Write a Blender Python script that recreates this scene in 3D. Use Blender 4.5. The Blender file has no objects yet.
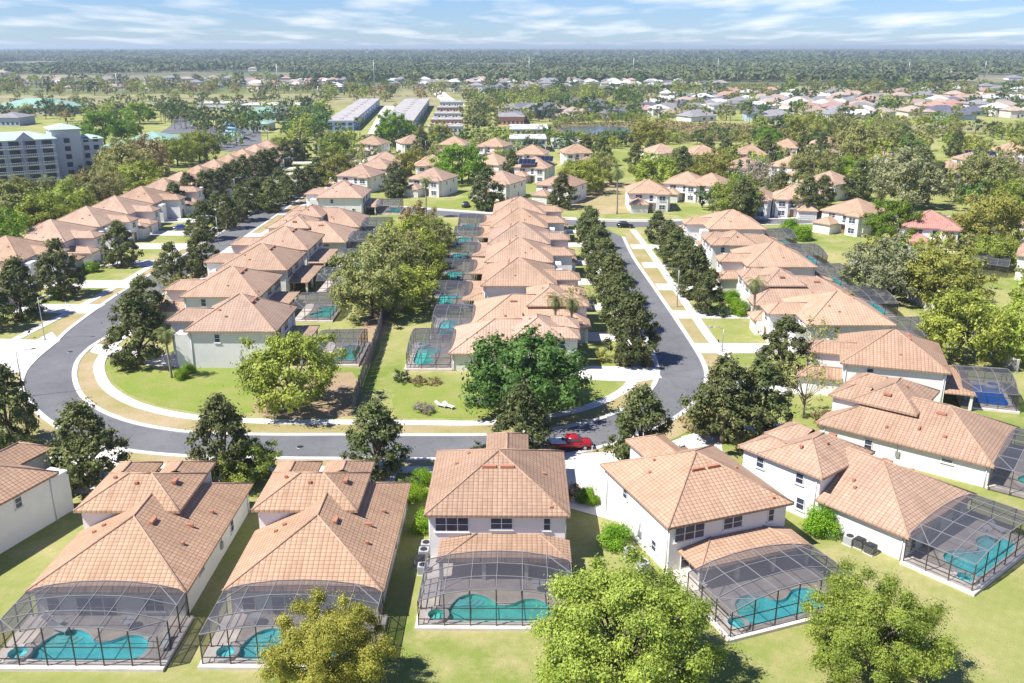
import bpy, math, random
import numpy as np
from mathutils import Vector, Matrix, Euler

# ---------------------------------------------------------------- camera
HCAM, F = 48.0, 900.0
PITCH = math.atan(294.5 / F)
YAW = math.radians(0.51)
sc = bpy.context.scene
col = sc.collection
cam_d = bpy.data.cameras.new('camera')
cam = bpy.data.objects.new('camera', cam_d)
col.objects.link(cam)
cam.location = (0, 0, HCAM)
cam.rotation_euler = (math.pi / 2 - PITCH, 0, YAW)
cam_d.sensor_width = 36.0
cam_d.lens = 36.0 * F / 1024.0
cam_d.clip_start = 0.5
cam_d.clip_end = 90000
sc.camera = cam

# ---------------------------------------------------------------- world, sun, exposure
SUN_EL, SUN_AZ = math.radians(55), math.radians(248)     # azimuth clockwise from +Y; sun stands left, a touch behind the camera
world = bpy.data.worlds.new('World')
sc.world = world
world.use_nodes = True
wn, wl = world.node_tree.nodes, world.node_tree.links
wn.clear()
w_out = wn.new('ShaderNodeOutputWorld')
w_bg = wn.new('ShaderNodeBackground')
w_sky = wn.new('ShaderNodeTexSky')
w_sky.sky_type = 'NISHITA'
w_sky.sun_disc = False
w_sky.sun_elevation = SUN_EL
w_sky.sun_rotation = SUN_AZ
w_sky.altitude = 0
w_sky.air_density = 1.0
w_sky.dust_density = 0.0
w_sky.ozone_density = 3.0
w_bg.inputs['Strength'].default_value = 0.066
# clouds: noise on the direction, flattened towards the horizon as a cloud layer is
g = wn.new('ShaderNodeTexCoord')
sep = wn.new('ShaderNodeSeparateXYZ')
wl.new(g.outputs['Generated'], sep.inputs[0])
def wmath(op, a, b=None, clamp=False):
    n = wn.new('ShaderNodeMath'); n.operation = op; n.use_clamp = clamp
    for i, v in enumerate((a, b)):
        if v is None: continue
        if isinstance(v, (int, float)): n.inputs[i].default_value = v
        else: wl.new(v, n.inputs[i])
    return n.outputs[0]
den = wmath('ADD', wmath('MAXIMUM', sep.outputs[2], 0.0), 0.055)
cmb = wn.new('ShaderNodeCombineXYZ')
wl.new(wmath('DIVIDE', sep.outputs[0], den), cmb.inputs[0])
wl.new(wmath('DIVIDE', sep.outputs[1], den), cmb.inputs[1])
nz = wn.new('ShaderNodeTexNoise')
nz.inputs['Scale'].default_value = 0.62; nz.inputs['Detail'].default_value = 6; nz.inputs['Roughness'].default_value = 0.5
mp = wn.new('ShaderNodeMapping'); mp.inputs['Location'].default_value = (3.7, 1.2, 0); mp.inputs['Scale'].default_value = (1.7, 0.8, 1)
wl.new(cmb.outputs[0], mp.inputs[0]); wl.new(mp.outputs[0], nz.inputs['Vector'])
rmp = wn.new('ShaderNodeMapRange')
rmp.inputs[1].default_value = 0.47; rmp.inputs[2].default_value = 0.74; rmp.inputs[3].default_value = 0.0; rmp.inputs[4].default_value = 0.9
wl.new(nz.outputs[0], rmp.inputs[0])
mixc = wn.new('ShaderNodeMix'); mixc.data_type = 'RGBA'
bw_ = wn.new('ShaderNodeRGBToBW'); wl.new(w_sky.outputs[0], bw_.inputs[0])
cl_ = wn.new('ShaderNodeCombineColor')
for i_, k_ in enumerate((1.46, 1.5, 1.58)): wl.new(wmath('MULTIPLY', bw_.outputs[0], k_), cl_.inputs[i_])
wl.new(cl_.outputs[0], mixc.inputs[7])
wbal = wn.new('ShaderNodeMix'); wbal.data_type = 'RGBA'; wbal.blend_type = 'MULTIPLY'; wbal.inputs[0].default_value = 1.0     # the camera's cool white balance
wbal.inputs[7].default_value = (0.62, 0.84, 1.34, 1); wl.new(w_sky.outputs[0], wbal.inputs[6])
wl.new(rmp.outputs[0], mixc.inputs[0]); wl.new(wbal.outputs[2], mixc.inputs[6])
wl.new(mixc.outputs[2], w_bg.inputs[0]); wl.new(w_bg.outputs[0], w_out.inputs[0])

sun_d = bpy.data.lights.new('sun', 'SUN')
sun = bpy.data.objects.new('sun', sun_d)
col.objects.link(sun)
sun_d.energy = 5.0
sun_d.angle = math.radians(0.53)
sun_d.color = (1.0, 0.96, 0.90)
sdir = Vector((math.sin(SUN_AZ) * math.cos(SUN_EL), math.cos(SUN_AZ) * math.cos(SUN_EL), math.sin(SUN_EL)))
sun.rotation_euler = sdir.to_track_quat('Z', 'Y').to_euler()
sun.location = (0, 0, 300)
vs = sc.view_settings
vs.view_transform = 'Standard'; vs.look = 'None'; vs.gamma = 1.0; vs.use_curve_mapping = False
vs.exposure = 0.72
cy = sc.cycles
cy.max_bounces = 5; cy.diffuse_bounces = 2; cy.glossy_bounces = 2; cy.transmission_bounces = 2
cy.transparent_max_bounces = 10; cy.volume_bounces = 0
cy.use_denoising = True
try: cy.denoiser = 'OPENIMAGEDENOISE'
except Exception: pass
cy.use_adaptive_sampling = False

# ---------------------------------------------------------------- helpers
R = math.radians
cp_, sp_ = math.cos(PITCH), math.sin(PITCH)
def P(px, py, z=0.0):
    """photo pixel -> world point on the level plane z"""
    u, v = (px - 512) / F, (py - 341.5) / F
    x, y, zz = u, cp_ - v * sp_, -sp_ - v * cp_
    X = x * math.cos(YAW) - y * math.sin(YAW); Y = x * math.sin(YAW) + y * math.cos(YAW)
    t = (z - HCAM) / zz
    return Vector((X * t, Y * t, z))

def tag(o, label=None, cat=None, group=None, kind=None):
    if label: o['label'] = label
    if cat: o['category'] = cat
    if group: o['group'] = group
    if kind: o['kind'] = kind
    return o

PROTO = []
class MB:
    """collects faces; build() links them as one mesh object"""
    def __init__(self): self.v, self.f, self.sm = [], [], []
    def poly(self, pts, smooth=False):
        i = len(self.v); self.v += [tuple(p) for p in pts]
        self.f.append(tuple(range(i, i + len(pts)))); self.sm.append(smooth); return self
    def box(self, c, s, rz=0.0):
        cx, cy_, cz = c; a, b, h = s[0] / 2, s[1] / 2, s[2] / 2
        cr, sr = math.cos(rz), math.sin(rz); i = len(self.v)
        for z in (-h, h):
            for x, y in ((-a, -b), (a, -b), (a, b), (-a, b)):
                self.v.append((cx + x * cr - y * sr, cy_ + x * sr + y * cr, cz + z))
        for q in ((3, 2, 1, 0), (4, 5, 6, 7), (0, 1, 5, 4), (1, 2, 6, 5), (2, 3, 7, 6), (3, 0, 4, 7)):
            self.f.append(tuple(i + k for k in q)); self.sm.append(False)
        return self
    def box2(self, x0, x1, y0, y1, z0, z1):
        return self.box(((x0 + x1) / 2, (y0 + y1) / 2, (z0 + z1) / 2), (x1 - x0, y1 - y0, z1 - z0))
    def prism(self, pts, z0, z1):
        n = len(pts)
        if sum(pts[k][0] * pts[(k + 1) % n][1] - pts[(k + 1) % n][0] * pts[k][1] for k in range(n)) < 0: pts = pts[::-1]
        i = len(self.v)
        self.v += [(p[0], p[1], z0) for p in pts] + [(p[0], p[1], z1) for p in pts]
        self.f.append(tuple(i + k for k in range(n))[::-1]); self.f.append(tuple(i + n + k for k in range(n)))
        for k in range(n): self.f.append((i + k, i + (k + 1) % n, i + n + (k + 1) % n, i + n + k))
        self.sm += [False] * (n + 2); return self
    def tube(self, pts, rad, n=6, cap=True):
        pts = [Vector(p) for p in pts]
        if isinstance(rad, (int, float)): rad = [rad] * len(pts)
        i = len(self.v)
        for k, p in enumerate(pts):
            t = (pts[min(k + 1, len(pts) - 1)] - pts[max(k - 1, 0)]).normalized()
            a = t.cross(Vector((0, 0, 1)) if abs(t.z) < 0.9 else Vector((1, 0, 0))).normalized(); b = t.cross(a)
            for q in range(n):
                an = 2 * math.pi * q / n
                self.v.append(tuple(p + (a * math.cos(an) + b * math.sin(an)) * rad[k]))
        for k in range(len(pts) - 1):
            for q in range(n):
                self.f.append((i + k * n + q, i + (k + 1) * n + q, i + (k + 1) * n + (q + 1) % n, i + k * n + (q + 1) % n)); self.sm.append(n > 4)
        if cap:
            self.f.append(tuple(i + q for q in range(n))); self.sm.append(False)
            e = i + (len(pts) - 1) * n
            self.f.append(tuple(e + q for q in range(n))[::-1]); self.sm.append(False)
        return self
    def bar(self, p0, p1, w, h=None):
        """square bar between two points"""
        h = h or w; p0, p1 = Vector(p0), Vector(p1)
        t = (p1 - p0).normalized()
        a = t.cross(Vector((0, 0, 1)) if abs(t.z) < 0.95 else Vector((0, 1, 0))).normalized(); b = a.cross(t).normalized()
        i = len(self.v)
        for p in (p0, p1):
            for x, y in ((-w, -h), (w, -h), (w, h), (-w, h)): self.v.append(tuple(p + a * (x / 2) + b * (y / 2)))
        for q in ((0, 1, 2, 3), (7, 6, 5, 4), (0, 4, 5, 1), (1, 5, 6, 2), (2, 6, 7, 3), (3, 7, 4, 0)):
            self.f.append(tuple(i + k for k in q)); self.sm.append(False)
        return self
    def lathe(self, prof, c=(0, 0, 0), n=16, smooth=True):
        i = len(self.v)
        for r, z in prof:
            for q in range(n):
                an = 2 * math.pi * q / n; self.v.append((c[0] + r * math.cos(an), c[1] + r * math.sin(an), c[2] + z))
        for k in range(len(prof) - 1):
            for q in range(n):
                self.f.append((i + k * n + q, i + k * n + (q + 1) % n, i + (k + 1) * n + (q + 1) % n, i + (k + 1) * n + q)); self.sm.append(smooth)
        self.f.append(tuple(i + q for q in range(n))[::-1]); self.sm.append(False)
        e = i + (len(prof) - 1) * n
        self.f.append(tuple(e + q for q in range(n))); self.sm.append(False)
        return self
    def mesh(self, name, mat, uv=False):
        me = bpy.data.meshes.new(name); me.from_pydata(self.v, [], self.f)
        me.polygons.foreach_set('use_smooth', self.sm)
        if mat is not None: me.materials.append(mat)
        if uv:
            me.update(); ul = me.uv_layers.new(name='uv')
            for p in me.polygons:
                nn = p.normal
                if abs(nn.z) > 0.999: U, V = Vector((1, 0, 0)), Vector((0, 1, 0))
                else:
                    U = Vector((0, 0, 1)).cross(nn).normalized(); V = nn.cross(U)
                for li in p.loop_indices:
                    co = me.vertices[me.loops[li].vertex_index].co
                    ul.data[li].uv = (co.dot(U), co.dot(V))
        return me
    def build(self, name, mat, parent=None, link=True, uv=False):
        return mkobj(name, self.mesh(name, mat, uv), parent, link)
def mkobj(name, me, parent=None, link=True):
    o = bpy.data.objects.new(name, me)
    if link: col.objects.link(o)
    else: PROTO.append(o)
    if parent is not None: o.parent = parent
    return o
def empty(name, loc=(0, 0, 0), rz=0.0, link=True):
    o = bpy.data.objects.new(name, None); o.empty_display_size = 0.5
    if link: col.objects.link(o)
    else: PROTO.append(o)
    o.location = loc; o.rotation_euler = (0, 0, rz); return o
KIDS = {}
def kids(o):
    if o.name not in KIDS: KIDS[o.name] = [c for c in PROTO if c.parent == o]
    return KIDS[o.name]
def base_name(n):
    return n.rsplit('.', 1)[0] if '.' in n else n
COPIES = []
def copy_tree(o, parent=None):
    c = o.copy(); c.name = base_name(o.name); col.objects.link(c); c.parent = parent; COPIES.append(c)
    for ch in kids(o): copy_tree(ch, c)
    return c
def put(proto, x, y, rz=0.0, s=1.0, z=0.0):
    c = copy_tree(proto); c.location = (x, y, z); c.rotation_euler = (0, 0, rz)
    c.scale = (s, s, s) if isinstance(s, (int, float)) else s
    return c
def smooth_line(pts, step=2.0, closed=False):
    pts = [Vector(p) for p in pts]; out = []
    n = len(pts)
    for i in range(n if closed else n - 1):
        if closed: p0, p1, p2, p3 = pts[i - 1], pts[i], pts[(i + 1) % n], pts[(i + 2) % n]
        else: p0, p1, p2, p3 = pts[max(i - 1, 0)], pts[i], pts[i + 1], pts[min(i + 2, n - 1)]
        k = max(1, min(40, int((p2 - p1).length / step)))
        # centripetal-like: limit tangents so long straights do not overshoot
        L = (p2 - p1).length
        t1, t2 = (p2 - p0), (p3 - p1)
        if t1.length > 1e-6: t1 = t1.normalized() * min(t1.length / 2, L)
        if t2.length > 1e-6: t2 = t2.normalized() * min(t2.length / 2, L)
        for j in range(k):
            t = j / k; t_2, t_3 = t * t, t * t * t
            out.append(p1 * (2 * t_3 - 3 * t_2 + 1) + t1 * (t_3 - 2 * t_2 + t) + p2 * (-2 * t_3 + 3 * t_2) + t2 * (t_3 - t_2))
    if not closed: out.append(pts[-1])
    return out
def ribbon(name, pts, width, z0, z1, mat, off=0.0, smooth=True, step=2.0, kind='structure', parent=None):
    """a band of box section along a line; off shifts it to the right of travel"""
    pts = [Vector((p[0], p[1], 0)) for p in pts]
    if smooth: pts = smooth_line(pts, step)
    m = MB(); rows = []
    for k, p in enumerate(pts):
        t = (pts[min(k + 1, len(pts) - 1)] - pts[max(k - 1, 0)]).normalized(); nrm = Vector((t.y, -t.x, 0))
        a, b = p + nrm * (off - width / 2), p + nrm * (off + width / 2)
        i = len(m.v); m.v += [(a.x, a.y, z0), (a.x, a.y, z1), (b.x, b.y, z1), (b.x, b.y, z0)]; rows.append(i)
    for i, j in zip(rows, rows[1:]):
        for k in range(3): m.f.append((i + k, j + k, j + k + 1, i + k + 1)); m.sm.append(False)
    o = m.build(name, mat, parent)
    if parent is None: o['kind'] = kind
    return o
def band(name, ea, eb, z, mat):
    """sheet between two edge lines"""
    def res(pts, n):
        pts = smooth_line([Vector((p[0], p[1], 0)) for p in pts], 2.0)
        d = [0.0]
        for a, b in zip(pts, pts[1:]): d.append(d[-1] + (b - a).length)
        out = []; k = 0
        for i in range(n):
            t = d[-1] * i / (n - 1)
            while k < len(d) - 2 and d[k + 1] < t: k += 1
            f = (t - d[k]) / max(d[k + 1] - d[k], 1e-6); out.append(pts[k].lerp(pts[k + 1], min(max(f, 0), 1)))
        return out
    A, B = res(ea, 260), res(eb, 260); m = MB()
    for p, q in zip(A, B): m.v += [(p.x, p.y, z), (q.x, q.y, z)]
    for i in range(len(A) - 1): m.f.append((2 * i, 2 * i + 1, 2 * i + 3, 2 * i + 2)); m.sm.append(False)
    me = m.mesh(name, mat); me.update()
    if me.polygons[0].normal.z < 0: me.flip_normals()
    return tag(mkobj(name, me), kind='structure')
def sheet(name, pts, z, mat, kind='structure', step=None, parent=None):
    pts = [Vector((p[0], p[1], 0)) for p in pts]
    if step: pts = smooth_line(pts, step, True)
    m = MB(); m.prism([(p.x, p.y) for p in pts], z - 0.03, z)
    o = m.build(name, mat, parent)
    if parent is None: o['kind'] = kind
    return o

# ---------------------------------------------------------------- materials
MATS = {}
def nt(name):
    m = bpy.data.materials.new(name); m.use_nodes = True; MATS[name] = m
    t = m.node_tree; b = t.nodes['Principled BSDF']; return m, t.nodes, t.links, b
def mnode(N, Lk, op, a, b=None, clamp=False):
    n = N.new('ShaderNodeMath'); n.operation = op; n.use_clamp = clamp
    for i, v in enumerate((a, b)):
        if v is None: continue
        if isinstance(v, (int, float)): n.inputs[i].default_value = v
        else: Lk.new(v, n.inputs[i])
    return n.outputs[0]
def mixn(N, Lk, fac, a, b, blend='MIX'):
    n = N.new('ShaderNodeMix'); n.data_type = 'RGBA'; n.blend_type = blend
    for i, v in ((0, fac), (6, a), (7, b)):
        if isinstance(v, tuple): n.inputs[i].default_value = (*v, 1) if len(v) == 3 else v
        elif isinstance(v, (int, float)): n.inputs[i].default_value = v
        else: Lk.new(v, n.inputs[i])
    return n.outputs[2]
def noise(N, Lk, vec, scale, detail=4, rough=0.55, lo=0.35, hi=0.65):
    n = N.new('ShaderNodeTexNoise'); n.inputs['Scale'].default_value = scale; n.inputs['Detail'].default_value = detail; n.inputs['Roughness'].default_value = rough
    Lk.new(vec, n.inputs['Vector'])
    r = N.new('ShaderNodeMapRange'); r.inputs[1].default_value = lo; r.inputs[2].default_value = hi
    Lk.new(n.outputs[0], r.inputs[0]); return r.outputs[0]
def bump(N, Lk, b, h, strength=0.4, dist=0.05):
    n = N.new('ShaderNodeBump'); n.inputs['Strength'].default_value = strength; n.inputs['Distance'].default_value = dist
    Lk.new(h, n.inputs['Height']); Lk.new(n.outputs[0], b.inputs['Normal'])
def simple(name, c, rough=0.6, metal=0.0, var=0.12, scale=2.0, spec=0.4, rnd=0.0, c2=None, lo=0.35, hi=0.65, world_=False, bmp=0.0, bscale=30.0, bdist=0.02, fine=None):
    m, N, Lk, b = nt(name)
    b.inputs['Roughness'].default_value = rough; b.inputs['Metallic'].default_value = metal; b.inputs['Specular IOR Level'].default_value = spec
    if world_: vec = N.new('ShaderNodeNewGeometry').outputs['Position']
    else: vec = N.new('ShaderNodeTexCoord').outputs['Object']
    c2 = c2 or tuple(x * (1 - var) for x in c)
    o = mixn(N, Lk, noise(N, Lk, vec, scale, 5, 0.6, lo, hi), c, c2)
    if fine:
        o = mixn(N, Lk, mnode(N, Lk, 'MULTIPLY', noise(N, Lk, vec, fine[0], 3, 0.7), fine[1]), o, (0.0, 0.0, 0.0))
    if rnd:
        oi = N.new('ShaderNodeObjectInfo')
        hs = N.new('ShaderNodeHueSaturation')
        Lk.new(mnode(N, Lk, 'ADD', mnode(N, Lk, 'MULTIPLY', oi.outputs['Random'], 2 * rnd), 1 - rnd), hs.inputs['Value'])
        Lk.new(o, hs.inputs['Color']); o = hs.outputs[0]
    Lk.new(o, b.inputs['Base Color'])
    if bmp: bump(N, Lk, b, noise(N, Lk, vec, bscale, 3), bmp, bdist)
    return m
def roof_tile(name, c1, c2, mortar, rnd=0.15):
    m, N, Lk, b = nt(name)
    b.inputs['Roughness'].default_value = 0.75; b.inputs['Specular IOR Level'].default_value = 0.25
    uv = N.new('ShaderNodeUVMap'); uv.uv_map = 'uv'
    br = N.new('ShaderNodeTexBrick'); br.offset = 0.0; br.squash = 1.0
    Lk.new(uv.outputs[0], br.inputs['Vector'])
    br.inputs['Scale'].default_value = 1.0; br.inputs['Brick Width'].default_value = 0.48; br.inputs['Row Height'].default_value = 0.40
    br.inputs['Mortar Size'].default_value = 0.028; br.inputs['Mortar Smooth'].default_value = 0.35; br.inputs['Bias'].default_value = 0.0
    br.inputs['Color1'].default_value = (*c1, 1); br.inputs['Color2'].default_value = (*c2, 1); br.inputs['Mortar'].default_value = (*mortar, 1)
    tc = N.new('ShaderNodeTexCoord')
    o = mixn(N, Lk, mnode(N, Lk, 'MULTIPLY', noise(N, Lk, tc.outputs['Object'], 0.22, 6, 0.65, 0.42, 0.72), 0.45), br.outputs[0], tuple(x * 0.45 for x in c2))
    o = mixn(N, Lk, mnode(N, Lk, 'MULTIPLY', noise(N, Lk, tc.outputs['Object'], 1.7, 4, 0.7, 0.45, 0.7), 0.12), o, (0.62, 0.45, 0.34))
    mpv = N.new('ShaderNodeMapping'); mpv.inputs['Scale'].default_value = (1.3, 0.13, 1); Lk.new(uv.outputs[0], mpv.inputs[0])
    o = mixn(N, Lk, mnode(N, Lk, 'MULTIPLY', noise(N, Lk, mpv.outputs[0], 1.0, 5, 0.7, 0.5, 0.8), 0.55), o, tuple(x * 0.42 for x in c2))     # mildew streaks down the slope
    su = N.new('ShaderNodeSeparateXYZ'); Lk.new(uv.outputs[0], su.inputs[0])
    barrel = mnode(N, Lk, 'ABSOLUTE', mnode(N, Lk, 'SINE', mnode(N, Lk, 'MULTIPLY', su.outputs[0], math.pi / 0.48)))
    groove = mnode(N, Lk, 'POWER', mnode(N, Lk, 'SUBTRACT', 1.0, barrel), 4.0)      # the dark line along each tile column
    o = mixn(N, Lk, mnode(N, Lk, 'MULTIPLY', groove, 0.5), o, tuple(x * 0.4 for x in c2))
    oi = N.new('ShaderNodeObjectInfo')           # each house has its own batch of tiles
    Lk.new(mixn(N, Lk, 1.0, o, oi.outputs['Color'], 'MULTIPLY'), b.inputs['Base Color'])
    # course relief: each course rises towards its lower edge; joints are recessed
    saw = mnode(N, Lk, 'SUBTRACT', 1.0, mnode(N, Lk, 'FRACT', mnode(N, Lk, 'MULTIPLY', su.outputs[1], 2.5)))
    hgt = mnode(N, Lk, 'ADD', mnode(N, Lk, 'MULTIPLY', saw, 0.6), mnode(N, Lk, 'MULTIPLY', barrel, 0.8))
    bump(N, Lk, b, hgt, 0.55, 0.05)
    return m
def leafmat(name, ca, cb, cc=None, trans=0.22, rough=0.5, rnd=0.18):
    m, N, Lk, b = nt(name)
    b.inputs['Roughness'].default_value = rough; b.inputs['Specular IOR Level'].default_value = 0.22
    at = N.new('ShaderNodeAttribute'); at.attribute_name = 'tint'
    o = mixn(N, Lk, at.outputs['Fac'], ca, cb)
    if cc:
        tc = N.new('ShaderNodeTexCoord'); oi0 = N.new('ShaderNodeObjectInfo')
        o = mixn(N, Lk, mnode(N, Lk, 'MULTIPLY', noise(N, Lk, tc.outputs['Object'], 0.35, 3, 0.6, 0.5, 0.7), 0.45), o, cc)
    oi = N.new('ShaderNodeObjectInfo'); hs = N.new('ShaderNodeHueSaturation')
    Lk.new(mnode(N, Lk, 'ADD', mnode(N, Lk, 'MULTIPLY', oi.outputs['Random'], 2 * rnd), 1 - rnd), hs.inputs['Value'])
    Lk.new(mnode(N, Lk, 'ADD', mnode(N, Lk, 'MULTIPLY', mnode(N, Lk, 'FRACT', mnode(N, Lk, 'MULTIPLY', oi.outputs['Random'], 9.7)), 0.022), 0.489), hs.inputs['Hue'])
    Lk.new(o, hs.inputs['Color']); Lk.new(hs.outputs[0], b.inputs['Base Color'])
    tr = N.new('ShaderNodeBsdfTranslucent'); Lk.new(hs.outputs[0], tr.inputs['Color'])
    mx = N.new('ShaderNodeMixShader'); mx.inputs[0].default_value = trans
    Lk.new(b.outputs[0], mx.inputs[1]); Lk.new(tr.outputs[0], mx.inputs[2])
    Lk.new(mx.outputs[0], N['Material Output'].inputs['Surface'])
    return m
def screenmat(name, c, opac):
    m, N, Lk, b = nt(name)
    b.inputs['Base Color'].default_value = (*c, 1); b.inputs['Roughness'].default_value = 0.6; b.inputs['Specular IOR Level'].default_value = 0.3
    tp = N.new('ShaderNodeBsdfTransparent'); mx = N.new('ShaderNodeMixShader')
    tc = N.new('ShaderNodeTexCoord')
    Lk.new(mnode(N, Lk, 'ADD', mnode(N, Lk, 'MULTIPLY', noise(N, Lk, tc.outputs['Object'], 0.7, 3), 0.08), opac - 0.04), mx.inputs[0])
    Lk.new(tp.outputs[0], mx.inputs[1]); Lk.new(b.outputs[0], mx.inputs[2])
    Lk.new(mx.outputs[0], N['Material Output'].inputs['Surface']); return m
def watermat(name, c, c2, rough=0.06, scale=1.1):
    m, N, Lk, b = nt(name)
    b.inputs['Roughness'].default_value = rough; b.inputs['Specular IOR Level'].default_value = 0.5
    tc = N.new('ShaderNodeTexCoord'); vec = tc.outputs['Object']
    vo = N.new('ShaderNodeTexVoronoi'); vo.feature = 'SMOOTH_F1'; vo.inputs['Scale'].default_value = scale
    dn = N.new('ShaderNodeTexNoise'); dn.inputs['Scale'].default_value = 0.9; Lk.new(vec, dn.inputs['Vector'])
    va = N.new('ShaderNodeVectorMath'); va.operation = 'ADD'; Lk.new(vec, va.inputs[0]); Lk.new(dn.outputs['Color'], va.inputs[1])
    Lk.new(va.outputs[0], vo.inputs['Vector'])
    f = mnode(N, Lk, 'MULTIPLY', vo.outputs['Distance'], 0.9, True)  # cell mottle; in the pools it paints light caustics
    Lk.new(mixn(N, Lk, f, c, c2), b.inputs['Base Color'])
    bump(N, Lk, b, noise(N, Lk, vec, 2.5, 3), 0.12, 0.05); return m

M = {}
M['roof'] = roof_tile('terracotta_tile', (0.50, 0.33, 0.225), (0.44, 0.28, 0.185), (0.21, 0.125, 0.08))
M['roof_far'] = roof_tile('haze_pale_tile', (0.545, 0.38, 0.275), (0.49, 0.325, 0.225), (0.34, 0.215, 0.145))  # same tile, colour paled for distant haze and view angle
M['roof_pink'] = roof_tile('pink_tile', (0.56, 0.28, 0.23), (0.50, 0.24, 0.2), (0.36, 0.16, 0.13), 0.05)
M['cap'] = simple('ridge_tile', (0.47, 0.31, 0.215), 0.8, var=0.25, scale=2.5, rnd=0.08)
M['vent'] = simple('clay_vent', (0.45, 0.2, 0.12), 0.7)
M['stucco'] = simple('white_stucco', (0.85, 0.83, 0.80), 0.85, var=0.06, scale=0.6, spec=0.2, bmp=0.25, bscale=18, rnd=0.04, fine=(9.0, 0.05))
M['trim'] = simple('white_trim', (0.8, 0.79, 0.77), 0.5, var=0.04)
M['fascia'] = simple('fascia_board', (0.42, 0.34, 0.30), 0.6)
M['glass'] = simple('window_glass', (0.07, 0.085, 0.14), 0.25, var=0.5, scale=0.8, spec=0.35)
M['door'] = simple('painted_door', (0.30, 0.16, 0.1), 0.5)
M['garage'] = simple('garage_panel', (0.74, 0.72, 0.69), 0.55, var=0.05)
M['frame'] = simple('bronze_aluminium', (0.25, 0.245, 0.25), 0.4, metal=0.0, var=0.1)
M['shadeframe_darkfence'] = simple('shaded_bronze_dark_fence', (0.07, 0.062, 0.06), 0.45, var=0.2)  # cage wall bars: frame colour darkened for shade; the fence's own dark
M['screen'] = screenmat('insect_screen', (0.07, 0.07, 0.082), 0.65)
M['wallscreen'] = screenmat('insect_screen_wall', (0.03, 0.03, 0.035), 0.35)
M['deck'] = simple('pool_deck_paver', (0.76, 0.67, 0.60), 0.8, var=0.18, scale=0.9, bmp=0.2, bscale=9)
M['coping'] = simple('pool_coping', (0.80, 0.76, 0.72), 0.7)
M['pool'] = watermat('pool_water', (0.26, 0.80, 0.90), (0.72, 0.97, 0.98), 0.3, 2.0)  # light caustics painted into the pool colour
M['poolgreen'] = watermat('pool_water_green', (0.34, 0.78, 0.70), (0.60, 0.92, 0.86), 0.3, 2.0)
M['poolblue'] = watermat('pool_cover_blue', (0.04, 0.20, 0.80), (0.08, 0.30, 0.9), 0.35)
M['concrete'] = simple('pale_concrete', (0.72, 0.68, 0.635), 0.85, var=0.13, scale=0.25, world_=True, spec=0.2, fine=(3.0, 0.06))
M['kerb'] = simple('kerb_concrete', (0.66, 0.63, 0.59), 0.85, var=0.15, scale=0.3, world_=True, spec=0.2)
M['asphalt'] = simple('asphalt', (0.17, 0.17, 0.182), 0.82, c2=(0.125, 0.125, 0.137), scale=0.11, world_=True, spec=0.3, fine=(2.2, 0.14), lo=0.3, hi=0.7)
def asphaltmat():
    m, N, Lk, b = nt('asphalt'); b.inputs['Roughness'].default_value = 0.82; b.inputs['Specular IOR Level'].default_value = 0.3
    pos = N.new('ShaderNodeNewGeometry').outputs['Position']
    o = mixn(N, Lk, noise(N, Lk, pos, 0.10, 6, 0.65, 0.36, 0.64), (0.19, 0.19, 0.196), (0.14, 0.14, 0.147))
    o = mixn(N, Lk, mnode(N, Lk, 'MULTIPLY', noise(N, Lk, pos, 0.5, 5, 0.7, 0.52, 0.7), 0.3), o, (0.09, 0.09, 0.095))
    o = mixn(N, Lk, mnode(N, Lk, 'MULTIPLY', noise(N, Lk, pos, 3.0, 4, 0.7), 0.2), o, (0.05, 0.05, 0.055))
    vo = N.new('ShaderNodeTexVoronoi'); vo.feature = 'DISTANCE_TO_EDGE'; vo.inputs['Scale'].default_value = 0.16
    nzv = N.new('ShaderNodeTexNoise'); nzv.inputs['Scale'].default_value = 0.5; Lk.new(pos, nzv.inputs['Vector'])
    va = N.new('ShaderNodeVectorMath'); va.operation = 'MULTIPLY_ADD'; va.inputs[1].default_value = (3, 3, 0); Lk.new(nzv.outputs['Color'], va.inputs[0]); Lk.new(pos, va.inputs[2]); Lk.new(va.outputs[0], vo.inputs['Vector'])
    cr = N.new('ShaderNodeMapRange'); cr.inputs[1].default_value = 0.0; cr.inputs[2].default_value = 0.018; cr.inputs[3].default_value = 0.22; cr.inputs[4].default_value = 0.0; Lk.new(vo.outputs['Distance'], cr.inputs[0])
    o = mixn(N, Lk, cr.outputs[0], o, (0.05, 0.05, 0.05)); Lk.new(o, b.inputs['Base Color']); return m
M['asphalt'] = asphaltmat()
def clearwater(name, tint):
    m, N, Lk, b = nt(name); tc = N.new('ShaderNodeTexCoord')
    tp = N.new('ShaderNodeBsdfTransparent'); tp.inputs[0].default_value = (*tint, 1)
    gl = N.new('ShaderNodeBsdfGlossy'); gl.inputs['Roughness'].default_value = 0.04
    fz = N.new('ShaderNodeFresnel'); fz.inputs[0].default_value = 1.33
    bn = N.new('ShaderNodeBump'); bn.inputs['Strength'].default_value = 0.25; bn.inputs['Distance'].default_value = 0.04
    Lk.new(noise(N, Lk, tc.outputs['Object'], 3.0, 3), bn.inputs['Height']); Lk.new(bn.outputs[0], gl.inputs['Normal']); Lk.new(bn.outputs[0], fz.inputs['Normal'])
    mx = N.new('ShaderNodeMixShader'); Lk.new(fz.outputs[0], mx.inputs[0]); Lk.new(tp.outputs[0], mx.inputs[1]); Lk.new(gl.outputs[0], mx.inputs[2])
    Lk.new(mx.outputs[0], N['Material Output'].inputs['Surface']); return m
M['clearwater'] = clearwater('clear_water', (0.62, 0.97, 0.98))
M['poolstep'] = simple('pool_step', (0.62, 0.86, 0.88), 0.7)
M['bark'] = simple('bark', (0.17, 0.13, 0.1), 0.9, var=0.4, scale=3, bmp=0.5, bscale=12)
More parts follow.
